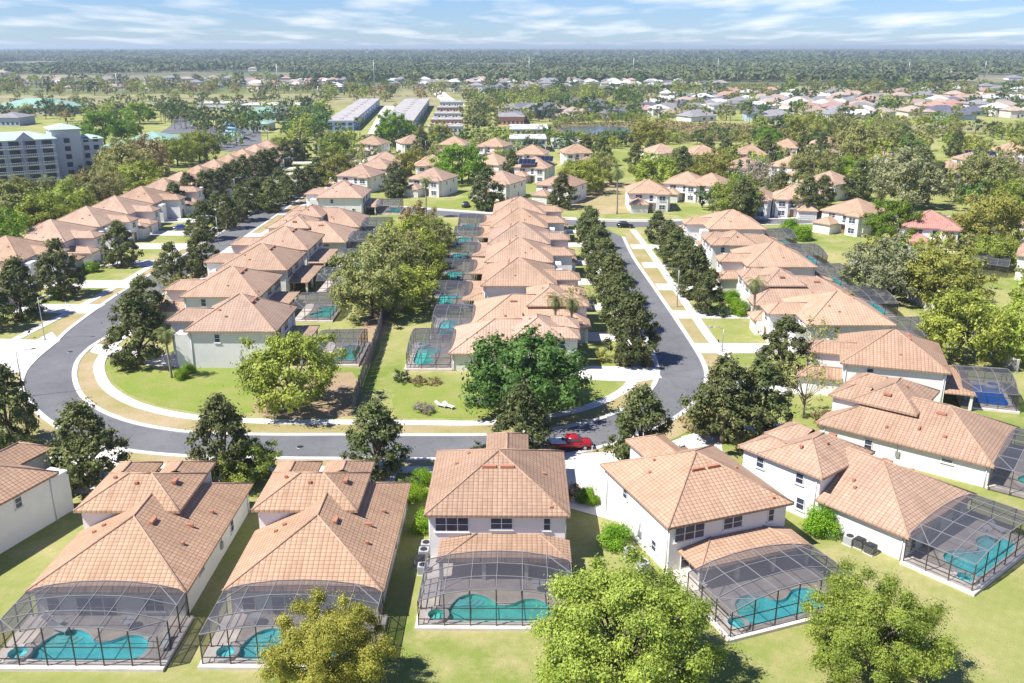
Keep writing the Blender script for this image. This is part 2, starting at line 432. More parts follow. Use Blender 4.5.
M['palebark'] = simple('pale_bark', (0.36, 0.30, 0.25), 0.9, var=0.3, scale=3)
M['wood'] = simple('weathered_board', (0.22, 0.21, 0.215), 0.9, c2=(0.13, 0.12, 0.12), scale=2.4, rnd=0.25)
M['blockwall'] = simple('block_wall', (0.62, 0.60, 0.58), 0.9, var=0.2, scale=0.6)
M['metal'] = simple('galvanised_metal', (0.42, 0.43, 0.44), 0.4, metal=0.5, var=0.1)
M['plastic_w'] = simple('white_plastic', (0.78, 0.78, 0.78), 0.4, var=0.05)
M['dark'] = simple('dark_plastic', (0.03, 0.03, 0.034), 0.5)
M['rubber'] = simple('tyre_rubber', (0.02, 0.02, 0.022), 0.8)
M['chrome'] = simple('wheel_metal', (0.5, 0.5, 0.52), 0.25, metal=0.9)
M['red'] = simple('red_paint', (0.36, 0.012, 0.018), 0.18, var=0.05, spec=0.6)
M['black'] = simple('black_paint', (0.012, 0.013, 0.016), 0.15, spec=0.6)
M['blue'] = simple('blue_paint', (0.03, 0.06, 0.28), 0.18, spec=0.6)
M['white'] = simple('white_paint', (0.78, 0.78, 0.8), 0.2, var=0.03, spec=0.6)
M['silver'] = simple('silver_paint', (0.45, 0.46, 0.48), 0.25, var=0.03, spec=0.6)
M['lamp_glass'] = simple('lamp_lens', (0.75, 0.72, 0.65), 0.2, var=0.02)
M['solar'] = simple('solar_cell', (0.012, 0.018, 0.045), 0.12, var=0.2, spec=0.8)
M['mulch'] = simple('mulch', (0.16, 0.09, 0.06), 0.95, c2=(0.28, 0.18, 0.12), scale=1.5, world_=True)
M['leaf_mag'] = leafmat('magnolia_leaf', (0.05, 0.072, 0.020), (0.22, 0.25, 0.08), (0.26, 0.22, 0.10), 0.24, 0.5)
M['leaf_elm'] = leafmat('elm_leaf', (0.17, 0.23, 0.03), (0.47, 0.53, 0.095), None, 0.3)
M['leaf_fore'] = leafmat('spring_leaf', (0.27, 0.28, 0.035), (0.60, 0.60, 0.11), None, 0.3)
M['leaf_green'] = leafmat('oak_leaf', (0.055, 0.115, 0.022), (0.16, 0.265, 0.055), None, 0.25)
M['leaf_olive'] = leafmat('olive_leaf', (0.19, 0.21, 0.055), (0.40, 0.40, 0.14), (0.42, 0.35, 0.14), 0.25)
M['leaf_yellow'] = leafmat('yellow_leaf', (0.21, 0.215, 0.035), (0.42, 0.41, 0.095), None, 0.28)
M['leaf_bright'] = leafmat('bright_leaf', (0.10, 0.20, 0.015), (0.26, 0.39, 0.035), None, 0.3)
M['leaf_sage'] = leafmat('sage_leaf', (0.17, 0.19, 0.08), (0.35, 0.36, 0.18), None, 0.25)
M['leaf_bare'] = leafmat('bare_twig', (0.24, 0.19, 0.16), (0.36, 0.30, 0.25), None, 0.1)
M['leaf_dk'] = leafmat('dark_leaf', (0.04, 0.07, 0.025), (0.12, 0.165, 0.06), None, 0.15)
M['leaf_hedge'] = leafmat('hedge_leaf', (0.10, 0.22, 0.008), (0.26, 0.42, 0.02), None, 0.2)
M['leaf_rust'] = leafmat('rust_leaf', (0.24, 0.18, 0.07), (0.40, 0.32, 0.14), None, 0.2)
M['leaf_palm'] = leafmat('palm_leaf', (0.08, 0.115, 0.025), (0.22, 0.25, 0.08), None, 0.2)
M['leaf_wood'] = leafmat('forest_leaf', (0.085, 0.12, 0.05), (0.24, 0.275, 0.125), None, 0.1, 0.8)

def groundmat():
    m, N, Lk, b = nt('ground_grass')
    b.inputs['Roughness'].default_value = 0.95; b.inputs['Specular IOR Level'].default_value = 0.1
    pos = N.new('ShaderNodeNewGeometry').outputs['Position']
    a = mixn(N, Lk, noise(N, Lk, pos, 0.035, 5, 0.6, 0.38, 0.62), (0.215, 0.285, 0.055), (0.40, 0.385, 0.15))
    a = mixn(N, Lk, mnode(N, Lk, 'MULTIPLY', noise(N, Lk, pos, 0.10, 7, 0.74, 0.47, 0.62), 0.85), a, (0.50, 0.42, 0.22))
    a = mixn(N, Lk, mnode(N, Lk, 'MULTIPLY', noise(N, Lk, pos, 0.9, 5, 0.75, 0.35, 0.8), 0.35), a, (0.16, 0.20, 0.035))
    a = mixn(N, Lk, mnode(N, Lk, 'MULTIPLY', noise(N, Lk, pos, 6.0, 3, 0.8, 0.35, 0.75), 0.28), a, (0.14, 0.15, 0.04))
    wv = N.new('ShaderNodeTexWave'); wv.inputs['Scale'].default_value = 0.32; wv.inputs['Distortion'].default_value = 3.0; wv.inputs['Detail Scale'].default_value = 0.2
    rt = N.new('ShaderNodeMapping'); rt.inputs['Rotation'].default_value = (0, 0, 0.6); Lk.new(pos, rt.inputs[0]); Lk.new(rt.outputs[0], wv.inputs['Vector'])
    a = mixn(N, Lk, mnode(N, Lk, 'MULTIPLY', wv.outputs[1], 0.07), a, (0.13, 0.22, 0.03))        # mown stripes
    # far country: darker scrub with pale clearings
    sx = N.new('ShaderNodeSeparateXYZ'); Lk.new(pos, sx.inputs[0])
    far = N.new('ShaderNodeMapRange'); far.inputs[1].default_value = 700; far.inputs[2].default_value = 1300; Lk.new(sx.outputs[1], far.inputs[0])
    fc = mixn(N, Lk, noise(N, Lk, pos, 0.0016, 6, 0.65, 0.45, 0.62), (0.07, 0.095, 0.045), (0.30, 0.27, 0.19))
    a = mixn(N, Lk, far.outputs[0], a, fc)
    Lk.new(a, b.inputs['Base Color'])
    bump(N, Lk, b, noise(N, Lk, pos, 7.0, 4, 0.8), 0.5, 0.08)
    return m
M['ground'] = groundmat()
M['lawn'] = simple('green_lawn', (0.24, 0.32, 0.055), 0.95, c2=(0.32, 0.33, 0.10), scale=0.25, world_=True, spec=0.1, fine=(5.0, 0.3), bmp=0.4, bscale=7, bdist=0.06)
M['verge'] = simple('verge_grass', (0.34, 0.31, 0.11), 0.95, c2=(0.50, 0.385, 0.24), scale=0.13, world_=True, spec=0.1, fine=(5.0, 0.3), bmp=0.4, bscale=7, bdist=0.06)
M['dirt'] = simple('bare_dirt', (0.42, 0.29, 0.20), 0.95, c2=(0.36, 0.28, 0.15), scale=0.3, world_=True, spec=0.1, fine=(4.0, 0.25))
M['dryfield'] = simple('dry_field', (0.40, 0.34, 0.19), 0.95, c2=(0.25, 0.26, 0.10), scale=0.02, world_=True, spec=0.1, fine=(0.3, 0.2))
M['marsh'] = simple('marsh_scrub', (0.25, 0.19, 0.12), 0.95, c2=(0.16, 0.17, 0.07), scale=0.06, world_=True, spec=0.1, fine=(0.5, 0.3))
M['pond'] = watermat('pond_water', (0.10, 0.12, 0.15), (0.15, 0.17, 0.2), 0.1, 0.05)
# ================================================================ the setting
GX, GY0, GY1 = 26000, -400, 30000
gm = MB()
gm.poly([(-GX, GY0, 0), (GX, GY0, 0), (GX, GY1, 0), (-GX, GY1, 0)])
tag(gm.build('ground', M['ground']), kind='structure')

px = lambda L: [P(*q) for q in L]
inner = [(-73.4, 440), (-73.4, 300), (-73.4, 200)] + px([(106, 336), (90, 346), (76, 360), (72, 377), (79, 396), (96, 410), (122, 421), (150, 428), (196, 434), (271, 436), (341, 436), (493, 436), (551, 430.5), (582, 425), (607, 418), (635, 405), (653, 390), (660, 374), (656, 356), (648, 339)]) + [(22.0, 180), (21.9, 220), (21.8, 254)]
outer = [(-81, 440), (-81, 300), (-81, 230)] + px([(120, 294), (70, 330), (57, 343), (40, 357), (27, 372), (24, 388), (32, 402), (50, 419), (82, 438), (127, 449), (187, 455), (273, 457), (331, 457.5), (406, 458), (493, 458), (556, 455), (596, 447), (640, 434), (672, 418), (692, 402), (702, 388), (704, 372), (697, 355), (674.5, 320), (652, 287), (632, 257.5), (622, 237)])
band('road', inner, outer, 0.02, M['asphalt'])
ribbon('kerb', inner, 0.75, 0.0, 0.10, M['kerb'], off=-0.36)
ribbon('kerb', outer, 0.75, 0.0, 0.10, M['kerb'], off=0.36)
cross = px([(560, 222), (600, 223.5), (650, 224), (700, 221.5), (760, 220), (815, 220), (880, 222)])
cross_l = px([(660, 225), (600, 223), (560, 221), (500, 217), (430, 212.5), (380, 210)])
ribbon('far_road', px([(940, 214), (880, 219), (815, 221), (760, 222), (700, 223.5), (650, 224.5), (600, 224), (560, 222), (500, 217.5), (430, 212.5), (370, 208)]), 8.0, 0.0, 0.032, M['asphalt'])
ribbon('kerb', px([(940, 214), (880, 219), (815, 221), (760, 222), (700, 223.5), (650, 224.5)]), 0.7, 0.0, 0.10, M['kerb'], off=-4.3)
ribbon('kerb', px([(940, 214), (880, 219), (815, 221), (760, 222), (700, 223.5), (650, 224.5), (600, 224), (560, 222), (500, 217.5), (430, 212.5), (370, 208)]), 0.7, 0.0, 0.10, M['kerb'], off=4.3)
ribbon('pavement', px([(880, 216), (815, 217.5), (760, 218.5), (700, 219.5), (650, 220), (600, 219.5), (560, 217.5), (500, 213.5), (430, 208.5), (380, 205)]), 1.6, 0.0, 0.06, M['concrete'])

ribbon('verge', inner, 3.6, 0.0, 0.028, M['verge'], off=-2.5)
ribbon('verge', outer, 3.2, 0.0, 0.028, M['verge'], off=2.3)
# pavements (sidewalks)
walk_in = [(-69.2, 420), (-69.2, 300), (-69.2, 190)] + px([(112, 346), (101, 360), (99, 370), (107, 387), (130, 402), (162, 412), (200, 418), (275, 422), (345, 422.5), (416, 423), (491, 423), (549, 416), (582, 409), (607, 400), (628, 387), (636, 372), (634, 352)]) + [(17.9, 175), (17.9, 210), (17.8, 248)]
ribbon('pavement', walk_in, 1.6, 0.0, 0.075, M['concrete'])
walk_r = [(31.2, 246), (32.0, 220), (32.6, 180), (33.0, 150), (33.6, 134), (32, 122), (28, 113), (20, 105), (8, 98.5), (-8, 97.4), (-30, 97.4), (-52, 98.5), (-64, 102.5), (-76, 110), (-86, 121), (-87.5, 133), (-87, 148), (-85.4, 170), (-85, 210), (-85, 300), (-85, 420)]
ribbon('pavement', walk_r, 1.6, 0.0, 0.075, M['concrete'])

def rect(x0, x1, y0, y1): return [(x0, y0), (x1, y0), (x1, y1), (x0, y1)]
# grass verges and lawns as sheets of their own
def verge(name, pts, mat='verge', z=0.03, step=None): return sheet(name, pts, z, M[mat], step=step)
for y0, y1 in ((134, 141.5), (147.5, 153.5), (155, 161), (165, 173), (177, 186), (191, 199), (204, 213), (218, 226), (231, 242)):
    xa = lambda y: 30.0 - (y - 134) * 0.016
    verge('verge', [(xa(y0), y0), (xa(y0) + 2.1, y0), (xa(y1) + 2.0, y1), (xa(y1), y1)], 'verge')
verge('lawn', px([(402, 383), (440, 384), (500, 386), (560, 392), (600, 390), (612, 394), (596, 402), (560, 411), (520, 417), (440, 418), (395, 418), (392, 400)]), 'lawn')
verge('lawn', px([(108, 366), (130, 362), (185, 378), (240, 382), (262, 396), (252, 412), (200, 413), (160, 406), (128, 394), (114, 383)]), 'lawn', 0.034)
verge('bare_ground', px([(262, 392), (300, 380), (352, 372), (362, 386), (352, 416), (300, 419), (262, 417), (252, 408)]), 'dirt', 0.036, 4)
verge('bare_ground', px([(372, 312), (390, 306), (385, 330), (372, 352), (362, 368), (352, 352), (360, 330)]), 'dirt', 0.036, 4)
verge('lawn', px([(590, 180), (640, 183), (648, 205), (640, 214), (590, 214), (572, 205), (580, 190)]), 'verge', 0.03)
verge('lawn', px([(585, 152), (625, 152), (632, 160), (610, 172), (590, 170)]), 'lawn', 0.03)
verge('lawn', px([(538, 207), (470, 200), (440, 201), (424, 208), (470, 211)]), 'lawn', 0.03)

# driveways: slabs from the kerb to the garage, each its own piece
def drive(pts, z=0.055): return sheet('driveway', pts, z, M['concrete'])
def rect(x0, x1, y0, y1): return [(x0, y0), (x1, y0), (x1, y1), (x0, y1)]
rowA_Y = [172, 191, 210.5, 229, 246, 264, 281, 297, 313, 330, 347, 365, 383, 402]
for y in rowA_Y: drive(rect(-104.5, -81.2, y - 9.0, y - 2.6) if y < 260 else rect(-104, -81.2, y - 8, y - 2))
rowB_Y = [139.5, 163.5, 184, 203, 222.5, 242, 275]
drive(px([(150, 352), (188, 356), (190, 367), (150, 366), (112, 358), (90, 352), (96, 344), (120, 347)]))
for y in rowB_Y[1:]: drive(rect(-73.2, -60.5, y - 6.5, y - 1.5))
rowC_Y = [138.5, 153.5, 172.5, 192, 210.5, 230, 248]
drive(px([(592, 366), (632, 367), (655, 368), (662, 378), (640, 382), (585, 380), (560, 379), (560, 370)]), 0.05)
for y in rowC_Y[1:]: drive(rect(11.5, 22.0, y - 6.5, y - 1.5))
rowD_Y = [147.5, 167.5, 188, 208, 228]
for y in rowD_Y: drive(rect(29.6 - (y - 147) * 0.018, 45.5, y - 6.8, y - 1.6))
drive([(29.0, 122), (31, 131.5), (45, 128), (45, 122.5)])
drive([(-6.0, 88.5), (-12.5, 88.5), (-12.5, 100.8), (-7.0, 100.8)]) if False else None
drive([(-14.5, 90), (-20.5, 90), (-20.5, 100.9), (-14.5, 100.9)])
drive([(-31.5, 90), (-37.5, 90), (-38.0, 101.0), (-31.5, 101.0)])
drive([(-48.5, 91), (-54.5, 91), (-56.0, 104.0), (-49, 102.0)])
drive([(0.5, 91), (12.2, 84), (13.8, 90), (14.2, 103), (4.0, 101.2), (1.0, 99.5)])
drive([(12.0, 96.5), (16.4, 98.5), (19.0, 105.5), (13.4, 103.2)])
drive([(19, 98), (25, 100.5), (26.6, 110.2), (21.0, 107.2)])
drive([(31, 107), (35.5, 110), (31.5, 117.6), (27.5, 113.8)])
drive(px([(0, 339), (36, 340), (52, 332), (60, 341), (40, 356), (24, 372), (0, 374), (0, 352)]), 0.045)
for a in ([(0, 345), (16, 346), (30, 347), (22, 354), (0, 356)],): pass

# far ground: dry power-line field, marsh and pond, highway ramp
sheet('dry_field', px([(-40, 106), (-40, 95), (150, 94.5), (330, 94), (330, 107), (150, 107)]), 0.10, M['dryfield'])
sheet('dry_field', px([(330, 107), (330, 94), (405, 91), (480, 93), (478, 104), (430, 106)]), 0.10, M['dryfield'])
sheet('dry_field', px([(480, 98), (640, 95), (640, 99), (480, 102)]), 0.10, M['dryfield'])
sheet('dry_field', px([(640, 93), (760, 90), (1060, 88), (1060, 85.5), (760, 86), (640, 90)]), 0.10, M['dryfield'])
sheet('marsh', px([(540, 126), (580, 123), (650, 122.5), (720, 124), (800, 128), (880, 132), (860, 141), (760, 141), (660, 142), (590, 140), (545, 136)]), 0.12, M['marsh'], step=10)
sheet('pond', px([(562, 128), (600, 126), (634, 128), (640, 134), (620, 138), (590, 135), (566, 132)]), 0.17, M['pond'], step=8)
sheet('dry_field', px([(862, 126), (1060, 122), (1060, 131), (900, 134)]), 0.10, M['dryfield'])
sheet('car_park', px([(180, 126), (260, 128), (262, 145), (230, 152), (180, 146)]), 0.10, M['asphalt'])
ribbon('far_road', px([(168, 134), (180, 126), (184, 119), (176, 113), (186, 108)]), 12, 0.0, 0.14, M['asphalt'])
ribbon('far_road', px([(432, 85), (438, 92), (446, 99), (458, 106)]), 14, 0.0, 0.2, M['concrete'])
ribbon('far_road', px([(-20, 99), (150, 98.5), (300, 98), (400, 97), (445, 96.5)]), 9, 0.0, 0.16, M['asphalt'])
ribbon('far_road', px([(378, 134), (384, 120), (390, 106)]), 12, 0.0, 0.15, M['concrete'])
sheet('car_park', px([(60, 186), (92, 180), (110, 183), (80, 192)]), 0.06, M['asphalt'])
# ================================================================ houses
from mathutils.geometry import tessellate_polygon
SL = 0.5
def window(m_root, c, w, h, face, n=2, link=False, sill=True):
    """window on a wall; c = centre on the wall plane, face = outward unit vector (x,y)"""
    fx, fy = face; tx, ty = -fy, fx
    m = MB(); rz = math.atan2(ty, tx); o = 0.03
    def piece(mb, du, dz, su, sz, dep, out):
        mb.box((c[0] + tx * du + fx * out, c[1] + ty * du + fy * out, c[2] + dz), (su, dep, sz), rz)
    for s in (-1, 1):
        piece(m, 0, s * (h / 2 - .04), w, .08, .10, o)
        piece(m, s * (w / 2 - .04), 0, .08, h - .16, .10, o)
    for k in range(1, n): piece(m, -w / 2 + k * w / n, 0, .08, h - .16, .09, o)
    fr = m.build('window', M['trim'], m_root, link)
    pw = w / n
    for k in range(n):
        q = MB(); piece(q, -w / 2 + (k + .5) * pw, 0, pw - .08, h - .16, .05, .025); q.build('pane', M['glass'], fr, link)
        q = MB(); piece(q, -w / 2 + (k + .5) * pw, 0, pw - .08, .05, .03, .062); q.build('glazing_bar', M['trim'], fr, link)
    if sill:
        q = MB(); piece(q, 0, -h / 2 - .06, w + .2, .1, .18, .05); q.build('sill', M['stucco'], fr, link)
    return fr
def roofpart(root, polys, eave, caps, vents, mat, link=False, name='roof', fasc=0.24):
    m = MB()
    for p in polys: m.poly(p)
    n = len(eave)
    for a, b in zip(eave, eave[1:] + eave[:1]):
        m.poly([a, (a[0], a[1], a[2] - fasc), (b[0], b[1], b[2] - fasc), b])
    m.poly([(p[0], p[1], p[2] - fasc) for p in eave][::-1])
    o = m.build(name, mat, root, link, uv=True)
    for a, b in caps:
        q = MB(); q.tube([a, b], 0.10, 6); q.build('ridge_cap', M['cap'], o, link)
    for (x, y, z, w, d) in vents:
        q = MB(); q.box((x, y, z + .1), (w, d, .26)); q.build('roof_vent', M['vent'], o, link)
    return o
def hip(x0, x1, y0, y1, z, slope=SL):
    """hip roof over a rectangle: polys, eave loop, cap lines"""
    w, d = x1 - x0, y1 - y0
    A, B, C, D = (x0, y0, z), (x1, y0, z), (x1, y1, z), (x0, y1, z)
    if w <= d:
        r = w / 2; a, b = ((x0 + x1) / 2, y0 + r, z + r * slope), ((x0 + x1) / 2, y1 - r - .001, z + r * slope)
        polys = [[A, B, a], [B, C, b, a], [C, D, b], [D, A, a, b]]; caps = [(A, a), (B, a), (C, b), (D, b), (a, b)]
    else:
        r = d / 2; a, b = (x0 + r, (y0 + y1) / 2, z + r * slope), (x1 - r, (y0 + y1) / 2, z + r * slope)
        polys = [[A, B, b, a], [B, C, b], [C, D, a, b], [D, A, a]]; caps = [(A, a), (D, a), (B, b), (C, b), (a, b)]
    caps = [c for c in caps if (Vector(c[0]) - Vector(c[1])).length > 0.6]
    return polys, [A, B, C, D], caps
def flip_x(root):
    """mirror a prototype: negate x of all its meshes"""
    for o in PROTO:
        p = o
        while p.parent is not None: p = p.parent
        if p == root and o.type == 'MESH':
            o.data = o.data.copy()
            for v in o.data.vertices: v.co.x = -v.co.x
            o.data.flip_normals()
def garage_door(root, cx, y, w, h, link=False):
    g_ = MB(); g_.box((cx, y + .02, h / 2), (w, .08, h)); gd = g_.build('garage_door', M['garage'], root, link)
    for k in range(1, 4):
        q = MB(); q.box((cx, y + .07, h * k / 4), (w - .1, .03, .04)); q.build('panel_joint', M['fascia'], gd, link)
def wall_bits(root, pipes, meters):
    for x, y, h in pipes:
        q = MB(); q.tube([(x, y, .05), (x, y, h)], .06, 6); q.build('downpipe', M['trim'], root, False)
    for x, y, fx in meters:
        q = MB(); q.box((x + fx * .1, y, 1.4), (.2, .5, .7)); q.build('meter_box', M['metal'], root, False)
        q = MB(); q.tube([(x + fx * .08, y + .1, 1.7), (x + fx * .08, y + .1, 2.7)], .04, 5); q.build('conduit', M['metal'], root, False)
def house_T(mirror=False, mat='roof'):
    """one storey behind, two storeys towards the street; origin = middle of the rear eave, +y = street"""
    r = empty('house', link=False); e1, e2 = 3.0, 5.55; X = 7.05; L = 20.6
    m = MB(); m.box2(-6.55, 6.55, .5, 20.1, 0, e1 - .02); m.build('wall', M['stucco'], r, False)
    m = MB(); m.box2(-6.545, 2.75, 10.2, 17.3, .02, e2 - .02); m.box2(-6.545, -2.9, 17.3, 19.9, .02, e2 - .02); m.box2(-1.4, 2.75, 17.3, 20.095, .02, e2 - .02)
    m.build('upper_wall', M['stucco'], r, False)
    A, B, R1, R2 = (-X, 0, e1), (X, 0, e1), (0, X, e1 + X * SL), (0, 11.4, e1 + X * SL)
    xw = 2.75; zw = e1 + (X - xw) * SL; h2 = X - xw
    polys = [[A, B, R1], [A, R1, R2, (-1.8, 10.25, e1 + (X - 1.8) * SL), (-X, 10.25, e1)],
             [B, (X, L, e1), (xw, L - h2, zw), (xw, 10.3, zw), R2, R1], [(X, L, e1), (xw, L, e1), (xw, L - h2, zw)]]
    eave = [A, B, (X, L, e1), (xw, L, e1), (xw, 10.25, e1), (-X, 10.25, e1)]
    roofpart(r, polys, eave, [(A, R1), (B, R1), (R1, R2), ((X, L, e1), (xw, L - h2, zw))],
             [(1.6, 7.4, 5.75, .35, 1.1), (4.7, 6.0, 4.2, .3, .3), (4.3, 9.0, 4.38, .8, .25), (-4.2, 7.6, 4.42, .3, .3), (-3.5, 8.2, 4.8, .3, .3), (5.3, 12.5, 3.9, .3, .3)], M[mat])
    polys, eave, caps = hip(-X, 3.25, 9.7, 17.8, e2)
    roofpart(r, polys, eave, caps, [(-1.9, 12.6, 7.0, .3, .3), (1.4, 13.9, 6.6, .4, .9), (-4.6, 14, 6.9, .3, .3)], M[mat])
    for x0, x1, y1 in ((-X, -2.4, 20.4), (-1.9, 3.24, 20.6)):
        w = x1 - x0; a, z = (x0 + x1) / 2, e2 + .01
        rr = w / 2 * SL
        A1, B1, C1, D1 = (x0, 16.4, z), (x1, 16.4, z), (x1, y1, z), (x0, y1, z)
        f_, b_ = (a, 13.4 + w / 2, z + rr), (a, y1 - w / 2, z + rr)
        roofpart(r, [[B1, C1, b_, f_], [D1, A1, f_, b_], [C1, D1, b_]], [A1, B1, C1, D1], [(f_, b_), (C1, b_), (D1, b_)], [], M[mat], name='front_roof')
    # rear: sliding doors and windows under the eave
    window(r, (-1.2, .5, 1.15), 3.6, 2.1, (0, -1), 3, sill=False)
    window(r, (3.9, .5, 1.45), 1.8, 1.4, (0, -1), 2)
    window(r, (-5.0, .5, 1.45), 1.2, 1.4, (0, -1), 1)
    window(r, (-6.55, 12.6, 4.35), 1.0, 1.3, (-1, 0), 1); window(r, (-6.55, 17.6, 4.35), 1.0, 1.3, (-1, 0), 1)
    window(r, (-6.55, 12.2, 1.5), 1.0, 1.4, (-1, 0), 1)
    window(r, (6.55, 14.0, 1.6), 1.0, 1.4, (1, 0), 1); window(r, (6.55, 5.0, 2.1), 1.3, .5, (1, 0), 1)
    window(r, (-4.7, 19.9, 4.2), 1.8, 1.4, (0, 1), 2); window(r, (.6, 20.1, 4.2), 1.8, 1.4, (0, 1), 2)
    garage_door(r, 4.6, 20.1, 3.2, 2.2)
    wall_bits(r, [(-6.62, .8, 2.75), (6.62, .8, 2.75), (-6.62, 10.6, 5.3), (6.62, 19.5, 2.75)], [(-6.55, 9.0, -1), (6.55, 10.5, 1)])
    q = MB(); q.box((-2.15, 17.33, 1.1), (1.0, .1, 2.2)); q.build('front_door', M['door'], r, False)
    if mirror: flip_x(r)
    return r
def house_M(mirror=False, mat='roof', lanai=True):
    """two-storey hip-roofed house with a low lanai roof at the rear"""
    r = empty('house', link=False); e2 = 5.35; X = 7.05; D = 14.5
    m = MB(); m.box2(-6.55, 6.55, .5, D - .5, 0, e2 - .02); m.build('wall', M['stucco'], r, False)
    polys, eave, caps = hip(-X, X, 0, D, e2)
    roofpart(r, polys, eave, caps, [(-.9, 5.2, 7.9, 1.4, .35), (.9, 5.2, 7.9, 1.4, .35), (5.2, .9, 5.7, .3, .3), (-4.4, 8.5, 6.6, .3, .3), (-3.2, 9.8, 7.2, .3, .3), (4.6, 6.5, 6.5, .3, .3)], M[mat])
    # street-side wing
    m = MB(); m.box2(-1.2, 2.7, D - .5, D + 4.2, 0, e2 - .03); m.build('front_wing', M['stucco'], r, False)
    x0, x1, y1 = -1.65, 3.15, D + 4.7; a = (x0 + x1) / 2; z = e2 + .012; w = x1 - x0
    A1, B1, C1, D1 = (x0, D - 1.2, z), (x1, D - 1.2, z), (x1, y1, z), (x0, y1, z)
    f_, b_ = (a, D - w / 2 - .4, z + w / 2 * SL), (a, y1 - w / 2, z + w / 2 * SL)
    roofpart(r, [[B1, C1, b_, f_], [D1, A1, f_, b_], [C1, D1, b_]], [A1, B1, C1, D1], [(f_, b_), (C1, b_), (D1, b_)], [], M[mat], name='front_roof')
    # garage, one storey, street side
    m = MB(); m.box2(2.72, 6.5, D - .5, D + 5.2, 0, 2.75); m.build('garage', M['stucco'], r, False)
    x0, x1, y1, z = 2.72, 6.95, D + 5.7, 2.78; w = x1 - x0
    A1, B1, C1, D1 = (x0, D - .49, z), (x1, D - .49, z), (x1, y1, z), (x0, y1, z); b_, f_ = ((x0 + x1) / 2, y1 - w / 2, z + w / 2 * SL), ((x0 + x1) / 2, D - .49, z + w / 2 * SL)
    roofpart(r, [[B1, C1, b_, f_], [D1, A1, f_, b_], [C1, D1, b_]], [A1, B1, C1, D1], [(C1, b_), (D1, b_), (f_, b_)], [], M[mat], name='garage_roof')
    garage_door(r, 4.6, D + 5.2, 3.0, 2.15)
    wall_bits(r, [(-6.62, .8, 5.1), (6.62, .8, 5.1), (-6.62, 13.6, 5.1), (6.62, 13.6, 5.1)], [(-6.55, 6.0, -1), (6.55, 11.8, 1)])
    m = MB(); m.box2(-6.5, -4.2, D - .5, D + 1.6, 0, e2 - .6); m.build('front_bay', M['stucco'], r, False)
    if lanai:
        x0, x1, yr, e, t = -5.6, 7.0, -3.5, 2.45, 3.12
        A, B, C_, D_ = (x0, yr, e), (x1, yr, e), (x1 - 3.0, .49, t), (x0 + 3.6, .49, t)
        roofpart(r, [[A, B, C_, D_], [B, (x1, .49, e), C_], [(x0, .49, e), A, D_]], [A, B, (x1, .49, e), (x0, .49, e)], [(A, D_), (B, C_)], [], M[mat], name='lanai_roof', fasc=.16)
        for x in (-5.2, -1.2, 2.8, 6.6):
            q = MB(); q.box2(x - .18, x + .18, -3.2, -2.84, .1, e - .16); q.build('lanai_post', M['stucco'], r, False)
        window(r, (.4, .5, 1.2), 3.8, 2.1, (0, -1), 3, sill=False); window(r, (4.8, .5, 1.4), 1.4, 1.4, (0, -1), 1); window(r, (-4.2, .5, 1.3), 2.0, 1.9, (0, -1), 2, sill=False)
    else:
        window(r, (.4, .5, 1.2), 3.8, 2.1, (0, -1), 3, sill=False)
    window(r, (-4.4, .5, 4.12), 3.3, 1.6, (0, -1), 3); window(r, (.4, .5, 4.25), 2.2, 1.3, (0, -1), 2); window(r, (4.8, .5, 4.2), .75, 1.4, (0, -1), 1)
    window(r, (-6.55, 3.2, 1.6), .9, 1.2, (-1, 0), 1); window(r, (-6.55, 9.5, 4.2), .9, 1.2, (-1, 0), 1)
    window(r, (6.55, 10.4, 4.15), .95, 1.35, (1, 0), 1); window(r, (6.55, 9.0, 1.55), .95, 1.35, (1, 0), 1)
    window(r, (.75, D + 4.2, 4.1), 1.6, 1.4, (0, 1), 2); window(r, (-3.2, D - .5, 4.1), 1.4, 1.4, (0, 1), 2)
    q = MB(); q.box((.75, D + 4.22, 1.1), (1.1, .1, 2.2)); q.build('front_door', M['door'], r, False)
    if mirror: flip_x(r)
    return r
